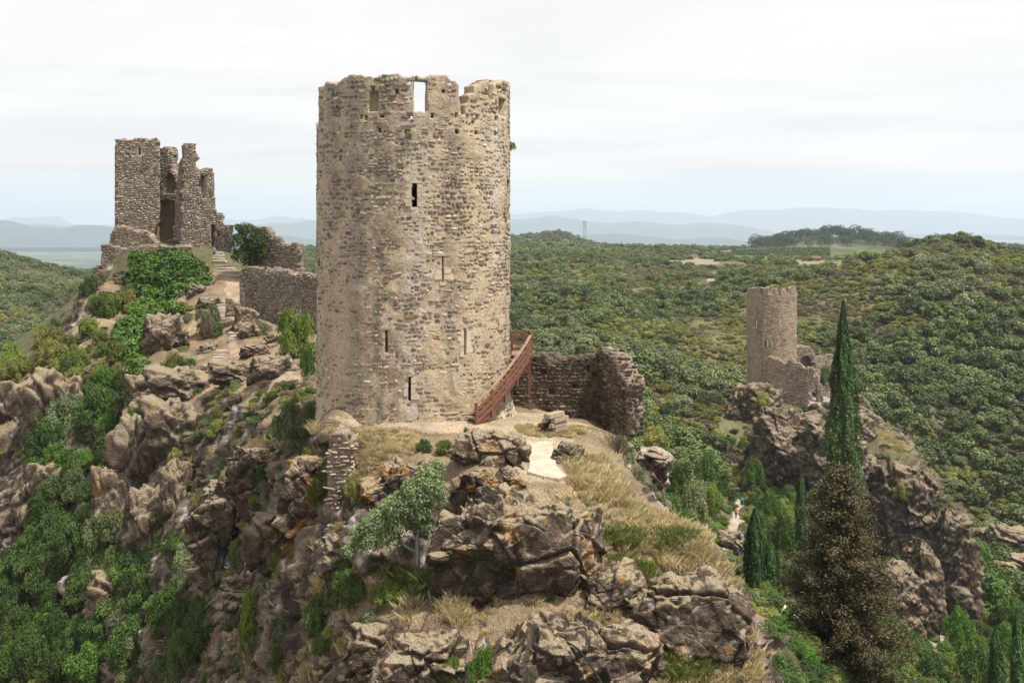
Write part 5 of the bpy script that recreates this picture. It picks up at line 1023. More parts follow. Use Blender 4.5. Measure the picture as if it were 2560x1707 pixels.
for c, i in enumerate(cand):
    kd = KINDS[hk[i]]; o = link('oak_bush' if hk[i] == 0 else 'hill_shrub', BM[kd, 'far'][i % 5]); s = hr[i]
    o.location = hp[i]; o.rotation_euler = (0, 0, (i * 1.7) % 6.28); o.scale = (s, s, s * (0.80 + 0.1 * (i % 4)))
    zw = hzone(hu[i], hv[i]); tag(o, SW[hk[i]] + ' ' + zw + ', ' + near_w(c, CL), 'bush', 'scrub ' + zw)
rest = np.ones(len(hp), bool); rest[cand] = False
r_ = np.random.default_rng(5); nrest = rest.sum()
def allmeshes(det): return [m for kd in KINDS for m in BM[kd, det]]
sc3 = hr[rest][:, None] * np.stack([r_.uniform(0.9, 1.15, nrest), r_.uniform(0.9, 1.15, nrest), r_.uniform(0.7, 1.1, nrest)], 1)
scatter('scrub', hp[rest], r_.uniform(0, 6.28, nrest), sc3, hk[rest] * 5 + r_.integers(0, 5, nrest), allmeshes('far'), 'mixed scrub and small oaks covering the hillsides', 'scrub')
# undergrowth between the bushes
def under():
    r = np.random.default_rng(15); n = 95000; u = r.uniform(-300, 2900, n); d = np.sqrt(r.uniform(188 ** 2, 520 ** 2, n)); x = (u - U0) / F * d; z = zfield(x, d); v = V0 - F * z / d
    ok = (d > np.where(u < 1250, 250, 188)) & ~(inpoly(u, v, [(1790, 1000), (1860, 960), (2200, 985), (2345, 1180), (2440, 1290), (2460, 1640), (2150, 1640), (2080, 1500), (1900, 1260), (1800, 1260)]) & (d < 244)) & ~inpoly(u, v, PAINT[7][0])
    for poly, a, b, c in PAINT[11:]: ok &= ~inpoly(u, v, poly)
    p = np.stack([x, d, z], 1)[ok]; n = len(p); kk = fbm(p / 20., 3, 23) + r.normal(0, 0.35, n)
    kd = np.where(kk > 0.35, 3, np.where(kk > -0.1, 2, np.where(kk > -0.5, 1, 3))); s = r.uniform(0.45, 1.2, n)[:, None] * np.stack([np.ones(n), np.ones(n), r.uniform(0.5, 0.8, n)], 1)
    scatter('undergrowth', p, r.uniform(0, 6.28, n), s, kd * 5 + r.integers(0, 5, n), allmeshes('far'), 'low heath and dry undergrowth between the hillside bushes', 'undergrowth')
under()
# far woods, 800 m to 3 km
def farwood():
    r = np.random.default_rng(25); n = 30000; u = r.uniform(-300, 2900, n); d = np.exp(r.uniform(math.log(780), math.log(3200), n)); x = (u - U0) / F * d; z = zfield(x, d); v = V0 - F * z / d; p = np.stack([x, d, z], 1)
    den = 0.45 + 0.8 * fbm(p / 130., 3, 33) + np.where((np.abs(u - 1385) < 130) & (d > 1300) & (d < 1700), 0.8, 0) + np.where(u < 300, 0.25, 0)
    for poly, a, b, c in PAINT[11:]: den[inpoly(u, v, poly)] = -1
    den[(u > 1780) & (u < 2300) & (d > 800) & (d < 1120)] = -1
    ok = r.random(n) < np.clip(den, 0, 0.9); p = p[ok]; n = len(p); s = r.uniform(2.4, 5.5, n)[:, None] * np.stack([np.ones(n) * 1.2, np.ones(n) * 1.2, r.uniform(0.8, 1.2, n)], 1)
    scatter('distant_wood', p, r.uniform(0, 6.28, n), s, np.where(r.random(n) < 0.8, 0, 1) * 5 + r.integers(0, 5, n), allmeshes('far'), 'distant dark woods on the plateau and low hills', 'woods')
farwood()
print('hill veg', len(hp), time.time() - T0)

# ---------------- ridge vegetation: bushes set one by one
NB = []                                                 # (u, v_base, width px, height px, kind, label)
def bush(u, v, w, h, kind, label, d=None, cat='bush', group=None, det='near', sink=0.12, dmin=30):
    d = d or hit(u, v, dmin) or 60; s = w * d / F / 2.0; hh = h * d / F
    o = link('bush' if cat == 'bush' else cat, BM[kind, det][int(u + v) % len(BM[kind, det])]); o.location = ((u - U0) / F * d, d, (V0 - v) / F * d - sink * hh); o.rotation_euler = (0, 0, (u * 0.37) % 6.28); o.scale = (s, s, hh / 0.98 * (1 + sink))
    tag(o, label, cat, group); return o
for a in [
 (735, 912, 135, 155, 'lime', 'bright green bushy tree in front of the curtain wall', None), (700, 925, 70, 60, 'green', 'low dark bush at the foot of the bright green tree', None), (770, 930, 60, 90, 'green', 'dark green bush against the left side of the round tower', 78),
 (728, 1092, 135, 125, 'pale', 'feathery light green bush left of the tower base', 62), (775, 1090, 60, 110, 'green', 'dark green bush touching the left edge of the tower', 60.5), (690, 1100, 70, 60, 'green', 'low green bush left below the feathery bush', None),
 (522, 840, 85, 85, 'grey', 'grey-olive shrub left of the stone steps', None), (545, 842, 40, 40, 'green', 'small green bush at the foot of the grey-olive shrub', None), (430, 935, 80, 75, 'olive', 'dark olive bush below the sandy ledge', None), (462, 940, 70, 55, 'green', 'round green bush beside the stone landing', None),
 (590, 975, 60, 35, 'pale', 'small pale shrub below the stone landing', None), (645, 838, 90, 45, 'grey', 'low grey-green shrub along the foot of the curtain wall', None),
 (1062, 1128, 62, 42, 'green', 'low dark green shrub on the platform in front of the tower', None), (1112, 1135, 62, 40, 'lime', 'light green shrub beside the dark one on the platform', None), (885, 1252, 60, 70, 'olive', 'olive bush on the slope beside the rubble wall', None), (905, 1275, 50, 40, 'green', 'dark green tuft below the olive bush', None),
 (905, 1120, 40, 26, 'dry', 'withered brown shrub at the platform edge', None),
 (660, 1215, 120, 75, 'green', 'dull green bush on the ledge left of the rock pillar', None), (620, 1255, 80, 50, 'grey', 'grey shrub below the ledge bush', None),
 (880, 1500, 150, 110, 'green', 'dark green thicket under the pale foreground tree', None), (800, 1560, 120, 100, 'green', 'dark bush at the lower edge of the thicket', None), (970, 1500, 130, 60, 'lime', 'bright grassy bush beside the dark cliff', None), (930, 1570, 110, 60, 'pale', 'grey flowering shrub above the speckled rock', None),
 (640, 1590, 130, 160, 'lime', 'bright green young tree low on the left slope', None), (590, 1660, 160, 150, 'green', 'dark green tree beneath the bright young tree', None), (330, 1640, 170, 130, 'green', 'big green bush low on the left slope', None), (430, 1570, 150, 110, 'ivy', 'vivid green bush in the lower left gully', None), (230, 1690, 170, 110, 'ivy', 'vivid green bush at the bottom left edge', None), (470, 1420, 110, 90, 'pale', 'pale grey-green bush left of the black crag', None), (430, 1500, 90, 60, 'olive', 'olive shrub above the vivid green bush', None),
 (1210, 1690, 110, 100, 'ivy', 'vivid green bush growing in the dark cleft', None), (1130, 1712, 70, 80, 'lime', 'light green fern at the bottom edge beside the speckled rock', None), (1345, 1715, 70, 60, 'lime', 'light green plant at the bottom edge below the black hose', None), (1378, 1510, 36, 40, 'green', 'little dark green plant growing from the rock ledge', None),
 (1550, 1150, 110, 80, 'grey', 'grey shrub at the right corner of the platform', 56), (1590, 1250, 130, 110, 'pale', 'grey-green shrub below the pale crag', 54), (1640, 1290, 100, 70, 'green', 'green shrub at the shoulder edge below the pale crag', 55), (1600, 1075, 70, 60, 'lime', 'bright round bush beyond the ragged wall end', 75), (1640, 1110, 90, 60, 'olive', 'olive shrub behind the pale crag', 72), (1470, 1110, 90, 45, 'grey', 'thin grey-green shrub in front of the courtyard wall', 57),
 (1735, 1325, 130, 170, 'grey', 'large grey-green tree-like bush left of the valley path', 118), (1700, 1230, 90, 100, 'green', 'green bush behind the large grey-green one', 130), (1780, 1270, 90, 80, 'lime', 'light green bush over the valley path', 150), (1810, 1245, 70, 60, 'green', 'green bush beside the walker in blue', 168), (1830, 1210, 100, 60, 'olive', 'olive bush above the valley path bend', 196), (1770, 1190, 90, 80, 'green', 'dark green bush on the left bank of the valley', 165), (1885, 1220, 90, 100, 'green', 'green tree right of the valley path', 190), (1900, 1330, 80, 70, 'green', 'dark bush behind the small cypress', 160), (1860, 1345, 60, 50, 'grey', 'grey bush at the bend of the valley path', 150),
 (1915, 1505, 85, 70, 'lime', 'bright yellow-green bush under the small cypress', 82), (1910, 1530, 90, 40, 'olive', 'olive shrub below the yellow-green bush', 76), (1960, 1370, 110, 120, 'green', 'tall green bush between the two small cypresses', 130), (1925, 1290, 90, 90, 'green', 'green bush above the small cypress', 170),
 (1960, 1720, 160, 110, 'green', 'green bush at the bottom edge below the brown conifer', 62), (1880, 1715, 110, 70, 'olive', 'olive bush at the bottom edge left of the brown conifer', 58), (2080, 1730, 120, 90, 'green', 'dark bush at the foot of the brown conifer', 70),
 (2280, 1540, 130, 110, 'lime', 'light green bush at the foot of the spur cliff', 168), (2240, 1640, 140, 130, 'green', 'green thicket right of the brown conifer', 120), (2330, 1720, 150, 120, 'green', 'green thicket at the bottom edge near the right corner', 110), (2180, 1700, 120, 120, 'lime', 'bright green bush right below the brown conifer', 100), (2400, 1600, 110, 110, 'ivy', 'dark green bush beside the lower path', 150), (2450, 1700, 160, 140, 'green', 'dark green thicket in the right corner', 120), (2520, 1640, 110, 110, 'ivy', 'vivid green bush at the right edge', 140),
 (2205, 1425, 70, 50, 'ivy', 'green bush growing on the cliff ledge', 196), (2245, 1345, 60, 34, 'olive', 'small olive bush on the cliff face', 196), (2340, 1310, 40, 40, 'olive', 'small bush on top of the cliff edge', 192), (2120, 1330, 70, 70, 'green', 'green bush right behind the brown conifer top', 190),
 (2150, 1105, 90, 50, 'olive', 'olive bush below the stepped wall', 216), (1905, 1010, 70, 40, 'olive', 'olive bush on the rock knob under the smaller tower', 216), (1985, 1085, 80, 50, 'green', 'green bush on the crag below the curtain wall', 209), (2040, 1150, 80, 60, 'olive', 'olive bush on the steep crag left of the cypress', 205), (1945, 1190, 90, 60, 'green', 'green bush at the foot of the steep crag', 203), (2255, 1240, 70, 50, 'olive', 'olive bush high on the spur cliff', 190), (2200, 1125, 90, 50, 'lime', 'light green bush on the grassy crest of the spur', 212), (1905, 1125, 90, 60, 'green', 'dark bush below the smaller tower', 212), (2000, 1130, 60, 110, 'green', 'tall dark bush against the spur curtain wall', 214), (1960, 1170, 100, 60, 'olive', 'olive scrub low under the smaller tower', 208), (2065, 960, 50, 60, 'green', 'small green tree inside the arched ruin', 229),
 (30, 930, 95, 100, 'lime', 'bright light green tree at the left edge', 117), (225, 735, 70, 60, 'green', 'dark tree on the slope edge left of the terrace wall', None),
 ]: bush(*a[:6], d=a[6])
# image regions of the ridge flanks where scrub grows, filled by hand-laid density
REG = [([(0, 930), (200, 760), (260, 690), (330, 700), (330, 900), (300, 1000), (200, 1050), (0, 1000)], 64, (45, 95), ['olive', 'olive', 'green', 'lime', 'olive'], 'slope below the keep'),
       ([(120, 1000), (320, 940), (360, 1050), (280, 1250), (260, 1400), (120, 1500), (60, 1300)], 64, (70, 140), ['green', 'ivy', 'green', 'green', 'pale'], 'left gully'),
       ([(0, 1280), (120, 1300), (260, 1380), (300, 1560), (160, 1707), (0, 1707)], 60, (60, 140), ['green', 'green', 'ivy', 'green', 'green'], 'bottom left slope'),
       ([(420, 1040), (520, 1000), (620, 1080), (560, 1180), (480, 1400), (380, 1380)], 40, (34, 84), ['olive', 'grey', 'green', 'dry', 'olive'], 'rocky left slope'),
       ([(600, 1350), (780, 1340), (900, 1440), (820, 1600), (700, 1707), (500, 1707), (540, 1540)], 50, (44, 100), ['olive', 'dry', 'green', 'pale', 'green'], 'slope under the pillar'),
       ([(280, 1300), (480, 1380), (560, 1500), (520, 1707), (200, 1707), (220, 1480)], 70, (60, 140), ['green', 'green', 'ivy', 'green', 'grey'], 'lower left hollow'),
       ([(1660, 1400), (1860, 1520), (1890, 1700), (1680, 1707), (1620, 1560)], 20, (26, 60), ['olive', 'dry', 'grey', 'lime'], 'lower right shoulder'),
       ([(1850, 1090), (2050, 1100), (2060, 1250), (1960, 1330), (1860, 1250)], 60, (34, 76), ['green', 'olive', 'green', 'olive'], 'spur flank'),
       ([(1840, 1290), (2080, 1260), (2090, 1440), (1960, 1480), (1880, 1420)], 40, (40, 80), ['green', 'green', 'lime', 'ivy', 'grey'], 'valley bottom'),
       ([(2120, 1480), (2320, 1600), (2560, 1500), (2560, 1707), (2100, 1707)], 60, (50, 100), ['green', 'ivy', 'green', 'lime', 'olive'], 'thicket in the lower right'),
       ([(2400, 1330), (2560, 1400), (2560, 1560), (2430, 1620), (2400, 1500)], 34, (40, 80), ['ivy', 'green', 'green', 'lime'], 'slope beside the pinnacle'),
       ([(1580, 1290), (1760, 1300), (1790, 1400), (1700, 1340)], 20, (40, 80), ['green', 'grey', 'green'], 'valley behind the shoulder')]
rb = random.Random(12)
sizew = lambda w: 'large ' if w > 80 else 'small ' if w < 50 else ''
CW = {'olive': 'olive-green bush', 'green': 'mid-green bush', 'lime': 'light yellow-green bush', 'ivy': 'deep vivid green bush', 'pale': 'pale grey-green bush', 'dry': 'dry brown shrub', 'grey': 'dull grey-green bush'}
RB = []
for poly, n, (w0, w1), kinds, zn in REG:
    us = [q[0] for q in poly]; vs = [q[1] for q in poly]; done = 0; tries = 0
    while done < n and tries < n * 30:
        tries += 1; u, v = rb.uniform(min(us), max(us)), rb.uniform(min(vs), max(vs))
        if not inpoly(np.array([u]), np.array([v]), poly)[0]: continue
        dm = 30 if u < 1600 or 'shoulder' in zn and 'behind' not in zn else 52 if u < 1800 else 60
        w = rb.uniform(w0, w1); RB.append((w, u, v + w * 0.25, w * rb.uniform(0.6, 0.95), rb.choice(kinds), zn, dm)); done += 1
RB.sort(key=lambda q: -q[0])
def near_word(i, L):                                    # the nearest other bush, to tell this one apart
    w, u, v = L[i][0], L[i][1], L[i][2]; best = min((q for j, q in enumerate(L) if j != i), key=lambda q: (q[1] - u) ** 2 + (q[2] - v) ** 2)
    dx, dy = best[1] - u, best[2] - v; side = ('left of' if dx > 0 else 'right of') if abs(dx) > abs(dy) else ('above' if dy > 0 else 'below'); return side, best
NI = 190
for i, (w, u, v, h, kd, zn, dm) in enumerate(RB[:NI]):
    side, q = near_word(i, RB[:NI]); bush(u, v, w, h, kd, f'{sizew(w)}{CW[kd]} in the {zn} {side} a {CW[q[4]].split()[0].replace("light", "light green")} one'.replace('dull ', '').replace('deep vivid', 'vivid').replace('light yellow-green', 'light green'), None, 'bush', 'bushes in the ' + zn, dmin=dm)
for o in list(COL.objects):
    if o.get('label') and len(o['label'].replace('-', ' ').split()) > 16: o['label'] = o['label'].replace(' round tower', ' tower').replace(' one', '').replace(' a ', ' ')
PP, RZ, SS_, PI_ = [], [], [], []
for w, u, v, h, kd, zn, dm in RB[NI:]:
    d = hit(u, v, dm) or 60; s = w * d / F / 2; PP.append(P(u, v, d) - np.array([0, 0, 0.1 * h * d / F])); RZ.append((u * 0.37) % 6.28); SS_.append((s, s, h * d / F)); PI_.append(KINDS.index(kd) * 5 + int(u) % 5)
# ground scrub over the flanks of the ridge and the valley floor
def flank(n, u0, u1, d0, d1, smin, smax, kinds, seed, polys=()):
    r = np.random.default_rng(seed); u = r.uniform(u0, u1, n); d = np.sqrt(r.uniform(d0 ** 2, d1 ** 2, n)); x = (u - U0) / F * d; z = zfield(x, d); v = V0 - F * z / d; p = np.stack([x, d, z], 1)
    ok = r.random(n) < np.clip(0.6 + 0.9 * fbm(p / 6.0, 3, seed), 0, 1)
    for q in list(range(len(PAINT[:11]))): ok &= ~(inpoly(u, v, PAINT[q][0]) & (d > PAINT[q][1]) & (d < PAINT[q][2]))
    for q in polys: ok &= ~inpoly(u, v, q)
    for j in np.nonzero(ok)[0]:
        s = r.uniform(smin, smax); PP.append(p[j] - np.array([0, 0, 0.1])); RZ.append(r.uniform(0, 6.28)); SS_.append((s, s, s * r.uniform(0.6, 1.0))); PI_.append(KINDS.index(kinds[r.integers(len(kinds))]) * 5 + r.integers(5))
flank(4200, 1560, 2800, 52, 196, 0.7, 2.3, ['green', 'green', 'green', 'ivy', 'grey', 'olive', 'lime'], 41, [[(1400, 1000), (1690, 1000), (1690, 1290), (1400, 1250)]])
flank(3000, -100, 780, 58, 134, 0.3, 1.0, ['olive', 'dry', 'green', 'grey', 'dry', 'olive'], 42, [[(480, 600), (780, 600), (780, 960), (480, 960)]])
flank(420, 380, 1150, 40, 62, 0.15, 0.5, ['olive', 'dry', 'grey', 'dry'], 43, [[(780, 1030), (1200, 1030), (1200, 1170), (780, 1100)]])
flank(1500, 1780, 2460, 186, 240, 0.6, 1.7, ['olive', 'dry', 'green', 'dry'], 44)
flank(420, 1440, 1900, 38, 50, 0.12, 0.4, ['olive', 'dry', 'grey', 'lime', 'dry'], 45)
scatter('slope_scrub', np.array(PP), np.array(RZ), np.array(SS_), np.array(PI_), allmeshes('near'), 'small shrubs and undergrowth over the slopes of the ridge and valley', 'scrub')
print('ridge bushes', time.time() - T0)

# ---------------- ivy and climbers
def ivy(name, lobes_px, d, label, n, leaf, mat='leaf_ivy', flat=0.6, par=True):
    L = []
    for u, v, r_px in lobes_px: dd = d if not callable(d) else d(u, v); L.append((*P(u, v, dd), r_px * dd / F))
    c = np.mean(np.array(L)[:, :3], 0); Q = np.array(L); Q[:, :3] -= c; p, dn, t = lobes_cloud(Q, n, int(lobes_px[0][0]), lo=-0.9, shell=(0.86, 1.05)); p[:, 1] *= 1.0
    root = empty(name, c); tag(root, label, 'ivy')
    link('foliage', leaves_mesh('foliage', p, dn, leaf, MAT[mat], 5, jitter=0.45, aspect=0.85, updir=np.tile(np.array([0, 0, -1.0]), (len(p), 1)), tint=t), root)
    b = MB(); r = random.Random(4)
    for q in Q[:6]: b.tube([Vector(q[:3]) * 0.2 + Vector((0, 0.8, -1.0)), Vector(q[:3]) * 0.6, Vector(q[:3])], [0.09, 0.06, 0.03], 5)
    b.build('stem', MAT['bark'], root, True); return root
ivy('ivy_mound', [(355, 668, 32), (385, 672, 40), (420, 668, 42), (455, 672, 42), (488, 690, 36), (505, 710, 24), (370, 710, 38), (410, 712, 40), (450, 715, 38), (480, 725, 28), (340, 700, 30), (375, 745, 28), (345, 650, 22), (335, 640, 12), (480, 668, 24)], lambda u, v: 131 - (v - 640) * 0.05, 'dome of bright green ivy on the wall below the keep', 15000, 0.30)
ivy('ivy_curtain', [(405, 745, 22), (440, 735, 26), (455, 728, 22), (365, 775, 30), (400, 775, 26), (345, 800, 30), (320, 830, 36), (350, 840, 36), (385, 820, 30), (310, 870, 32), (340, 880, 36), (370, 870, 30), (345, 920, 30), (360, 950, 26), (340, 970, 20), (430, 770, 18), (450, 775, 14), (385, 850, 22), (300, 850, 26), (395, 790, 20)], lambda u, v: (hit(u, v + 6) or 120) - 1.0, 'ivy curtain tumbling down the rocks below the ivy dome', 15000, 0.28)
ivy('cliff_ivy', [(2405, 1500, 24), (2420, 1450, 22), (2440, 1480, 26), (2460, 1450, 30), (2480, 1470, 28), (2490, 1510, 28), (2455, 1520, 34), (2430, 1550, 28), (2400, 1560, 22), (2470, 1560, 28), (2445, 1410, 18), (2395, 1460, 12), (2500, 1550, 20)], 184, 'dark ivy draped over the rocks at the lower right', 11000, 0.34)
ivy('cliff_ivy', [(2325, 1530, 12), (2330, 1500, 12), (2335, 1470, 10), (2340, 1560, 12), (2325, 1450, 9), (2240, 1400, 14), (2225, 1420, 18), (2215, 1440, 18), (2395, 1390, 9), (2400, 1360, 8)], 187, 'thin ivy strip climbing the spur cliff', 4000, 0.32)

# ---------------- trees
def tree(name, u, v, d, lobes, n, leaf, mat, trunk, label, bark='bark', jitter=0.7, group=None):
    """lobes in metres from the trunk foot; trunk: list of polylines [(x,y,z,r), ...]"""
    root = empty(name, PV(u, v, d)); tag(root, label, 'tree', group)
    p, dn, t = lobes_cloud(lobes, n, int(u), lo=-0.8, shell=(0.6, 1.08)); link('crown', leaves_mesh('crown', p, dn, leaf, MAT[mat], int(v), jitter, 0.55, None, t), root)
    for q, line in enumerate(trunk):
        b = MB(); b.tube([Vector(x[:3]) for x in line], [x[3] for x in line], 7); b.build('trunk' if q == 0 else 'branch', MAT[bark], root, True)
    return root
k = 47.5 / F                                            # metres per photo pixel at the foreground tree
rl = random.Random(8); lob = []
for (u, v, r) in [(1065, 1215, 34), (1085, 1195, 26), (1040, 1240, 36), (1075, 1250, 34), (1010, 1265, 34), (1045, 1280, 34), (980, 1290, 32), (1005, 1310, 30), (950, 1310, 28), (925, 1325, 26), (960, 1335, 28), (900, 1335, 20), (935, 1355, 24), (905, 1365, 22), (985, 1345, 22), (1090, 1225, 22), (1030, 1225, 24), (880, 1375, 16), (1060, 1320, 20)]:
    lob.append(((u - 1045) * k, rl.uniform(-0.5, 0.5), (1395 - v) * k, r * k * 1.02))
tree('foreground_tree', 1045, 1395, 45.2, lob, 10500, 0.14, 'leaf_pale', [[(0, 0, -0.3, 0.09), (-0.03, 0, 0.6, 0.08), (0.02, 0, 1.2, 0.06), (0.15, 0, 2.2, 0.04), (0.4, 0, 3.0, 0.02)], [(-0.02, 0, 0.2, 0.06), (-0.5, 0, 0.5, 0.05), (-1.1, 0, 1.1, 0.03), (-1.8, 0.1, 1.3, 0.02)], [(0, 0, 1.1, 0.05), (-0.4, 0.1, 1.8, 0.035), (-0.9, 0, 2.0, 0.02)], [(0.3, -0.1, -0.4, 0.05), (0.45, -0.1, 0.8, 0.04), (0.5, 0, 1.6, 0.02)]], 'pale-leaved slender tree leaning out from the foreground cliff', 'bark_pale')
k = 128 / F; lob = [((u - 625) * k, rl.uniform(-1, 1), (668 - v) * k, r * k) for u, v, r in [(610, 580, 22), (630, 590, 26), (600, 610, 22), (645, 610, 24), (620, 625, 28), (605, 640, 22), (640, 640, 24), (655, 635, 16), (625, 655, 22), (598, 570, 10), (650, 590, 14), (590, 595, 10)]]
tree('keep_tree', 625, 668, 128, lob, 9000, 0.22, 'leaf_green', [[(0, 0, -0.4, 0.2), (0.1, 0, 1.5, 0.15), (0, 0, 3.5, 0.08)], [(0.1, 0, 1.2, 0.1), (0.8, 0, 2.6, 0.05)]], 'round green tree beside the keep ruins at the top of the steps')
def cypress(u, v0, v1, wpx, d, label, n=9000, leaf=0.30, mat='leaf_cypress', bend=0.0):
    root = empty('cypress', PV(u, v1, d)); tag(root, label, 'cypress tree'); h = (v1 - v0) * d / F; w = wpx * d / F / 2; r = np.random.default_rng(int(u))
    t = r.random(n) ** 0.8; a = r.uniform(0, 6.283, n); prof_ = np.interp(t, [0, 0.05, 0.25, 0.5, 0.75, 0.92, 1], [0.55, 0.85, 1.0, 0.88, 0.58, 0.22, 0.03])
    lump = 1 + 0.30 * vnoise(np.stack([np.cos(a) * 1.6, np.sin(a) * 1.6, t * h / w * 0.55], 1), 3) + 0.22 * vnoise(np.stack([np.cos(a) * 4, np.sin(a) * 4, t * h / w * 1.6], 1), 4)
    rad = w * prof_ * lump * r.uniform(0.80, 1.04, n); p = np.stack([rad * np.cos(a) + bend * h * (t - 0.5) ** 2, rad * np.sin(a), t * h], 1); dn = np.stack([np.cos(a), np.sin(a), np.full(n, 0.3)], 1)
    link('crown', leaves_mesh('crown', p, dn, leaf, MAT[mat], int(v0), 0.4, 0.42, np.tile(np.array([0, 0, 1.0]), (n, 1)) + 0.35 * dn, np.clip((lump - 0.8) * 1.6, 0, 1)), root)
    b = MB(); b.tube([(0, 0, -0.6), (0, 0, h * 0.3), (0, 0, h * 0.9)], [w * 0.16, w * 0.12, 0.03], 7); b.build('trunk', MAT['bark'], root, True); return root
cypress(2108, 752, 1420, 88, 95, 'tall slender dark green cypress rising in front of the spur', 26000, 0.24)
cypress(1886, 1272, 1470, 62, 92, 'small broad cypress beside the valley path', 9000, 0.24); cypress(1925, 1350, 1480, 52, 96, 'low cypress behind the small broad one', 6000, 0.24)
cypress(2002, 1160, 1380, 30, 125, 'thin grey-green cypress left of the brown conifer', 6000, 0.24); cypress(2542, 1520, 1760, 34, 105, 'slim dark cypress at the bottom right edge', 7000, 0.24); cypress(2490, 1560, 1760, 44, 112, 'broad dark cypress beside the slim one at the right', 7000, 0.26)
def brown_conifer(u, v0, v1, wpx, d, label):
    root = empty('brown_conifer', PV(u, v1, d)); tag(root, label, 'conifer tree'); h = (v1 - v0) * d / F; w = wpx * d / F / 2; r = np.random.default_rng(3)
    nb = 460; Ps, Ds, Ts = [], [], []; bb = []
    for q in range(nb):
        t = 1 - (1 - q / nb) ** 0.75 * 0.97; a = q * 2.399 + r.uniform(-.4, .4); L = w * np.interp(t, [0, 0.2, 0.45, 0.7, 0.88, 1], [0.95, 1.0, 0.86, 0.56, 0.30, 0.06]) * r.uniform(0.35, 1.2); up = r.uniform(0.15, 0.6)
        dir_ = np.array([math.cos(a), math.sin(a), up]); dir_ /= np.linalg.norm(dir_); o0 = np.array([0, 0, t * h * 0.93]); bb.append((o0, o0 + dir_ * L))
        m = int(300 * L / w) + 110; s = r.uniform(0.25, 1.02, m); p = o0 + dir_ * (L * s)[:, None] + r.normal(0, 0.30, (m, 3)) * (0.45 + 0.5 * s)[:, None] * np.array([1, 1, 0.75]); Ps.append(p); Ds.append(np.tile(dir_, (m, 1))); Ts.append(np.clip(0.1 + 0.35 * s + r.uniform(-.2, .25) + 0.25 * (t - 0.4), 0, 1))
    p, dn, t = np.concatenate(Ps), np.concatenate(Ds), np.concatenate(Ts)
    link('crown', leaves_mesh('crown', p, dn * 0.3 + np.array([0, 0, 0.5]), 0.23, MAT['leaf_brown'], 5, 0.9, 0.4, dn + np.array([0, 0, 0.4]), t), root)
    b = MB(); b.tube([(0, 0, -1.0), (0.1, 0, h * 0.4), (0, 0, h * 0.95)], [0.34, 0.22, 0.03], 8); b.build('trunk', MAT['bark'], root, True)
    b = MB()
    for o0, e in bb[::2]: b.tube([o0, (o0 + e) / 2 + np.array([0, 0, 0.1]), e], [0.05, 0.035, 0.012], 4)
    b.build('branches', MAT['bark'], root, True); return root
brown_conifer(2098, 1118, 1790, 330, 74, 'large dry brown conifer in front of the tall cypress')
# pines on the plateau hill and skyline conifers
def pine_mesh(seed, conical=False):
    r = np.random.default_rng(seed)
    if conical: L = [(0, 0, 0.12 + 0.11 * q, 0.24 * (1 - q / 8.5)) for q in range(8)]
    else: L = [(0, 0, 0.62, 0.33)] + [(r.uniform(-.32, .32), r.uniform(-.32, .32), r.uniform(0.22, 0.82), r.uniform(0.17, 0.29)) for _ in range(10)]
    p, dn, t = lobes_cloud(L, 900, seed, lo=-0.9); return leaves_mesh('crown', p, dn, 0.07, MAT['leaf_pine'], seed, tint=t)
PINE = [pine_mesh(k) for k in range(4)]; FIR = [pine_mesh(k, True) for k in range(2)]
TRK = MB().tube([(0, 0, -0.05), (0.02, 0, 0.4), (0, 0, 0.7)], [0.03, 0.024, 0.012], 5); tkm = bpy.data.meshes.new('trunk'); tkm.from_pydata([tuple(v) for v in TRK.v], [], TRK.f); tkm.materials.append(MAT['bark'])
def small_tree(name, me, u, d, hpx, wf, label, group, v=None):
    z = ground(px(u, d), d) if v is None else zv(v, d); root = empty(name, (px(u, d), d, z)); tag(root, label, 'tree', group); h = hpx * d / F; root.scale = (h * wf, h * wf, h); root.rotation_euler = (0, 0, (u * 0.7) % 6.28)
    link('crown', me, root); link('trunk', tkm, root)
rp = random.Random(31); hillpines = []
for q in range(130):
    t = rp.random(); u = 1885 + 395 * t; d = rp.uniform(1010, 1200); small_tree('pine_tree', PINE[q % 4], u, d, (rp.uniform(24, 31) if q % 3 == 0 else rp.uniform(17, 24)), rp.uniform(1.1, 1.5), ('tall ' if q % 3 == 0 else 'low ') + 'dark umbrella pine in the ' + ('left part' if t < 0.33 else 'middle' if t < 0.66 else 'right part') + ' of the plateau hill grove', 'pine grove on the plateau hill')
for u, lb in ((1880, 'leftmost lone pine at the edge of the plateau hill grove'), (1908, 'second lone pine left of the plateau hill grove'), (2298, 'round lone pine right of the plateau hill grove'), (2322, 'last low pine right of the plateau hill grove')): small_tree('pine_tree', PINE[u % 4], u, 1100, 20, 1.3, lb, 'lone pines by the plateau hill')
for q, (u, h) in enumerate([(1525, 11), (1532, 14), (1545, 16), (1553, 20), (1560, 14), (1572, 18), (1580, 15), (1592, 14), (1602, 12), (1612, 11), (1640, 20), (1646, 18), (1670, 9)]): small_tree('fir_tree', FIR[q % 2], u, 960, h * 1.1, 0.75, 'small dark conifer in the row on the plateau skyline', 'conifers on the plateau skyline')
for u, d, h in ((2256, 388, 26), (2340, 392, 22), (2350, 396, 18), (2490, 400, 26), (2500, 398, 20), (2415, 398, 34), (2140, 395, 30)): small_tree('pine_tree', PINE[u % 4], u, d, h, 1.3, 'dark tree standing up on the crest of the right hillside', 'trees on the crest of the right hillside')
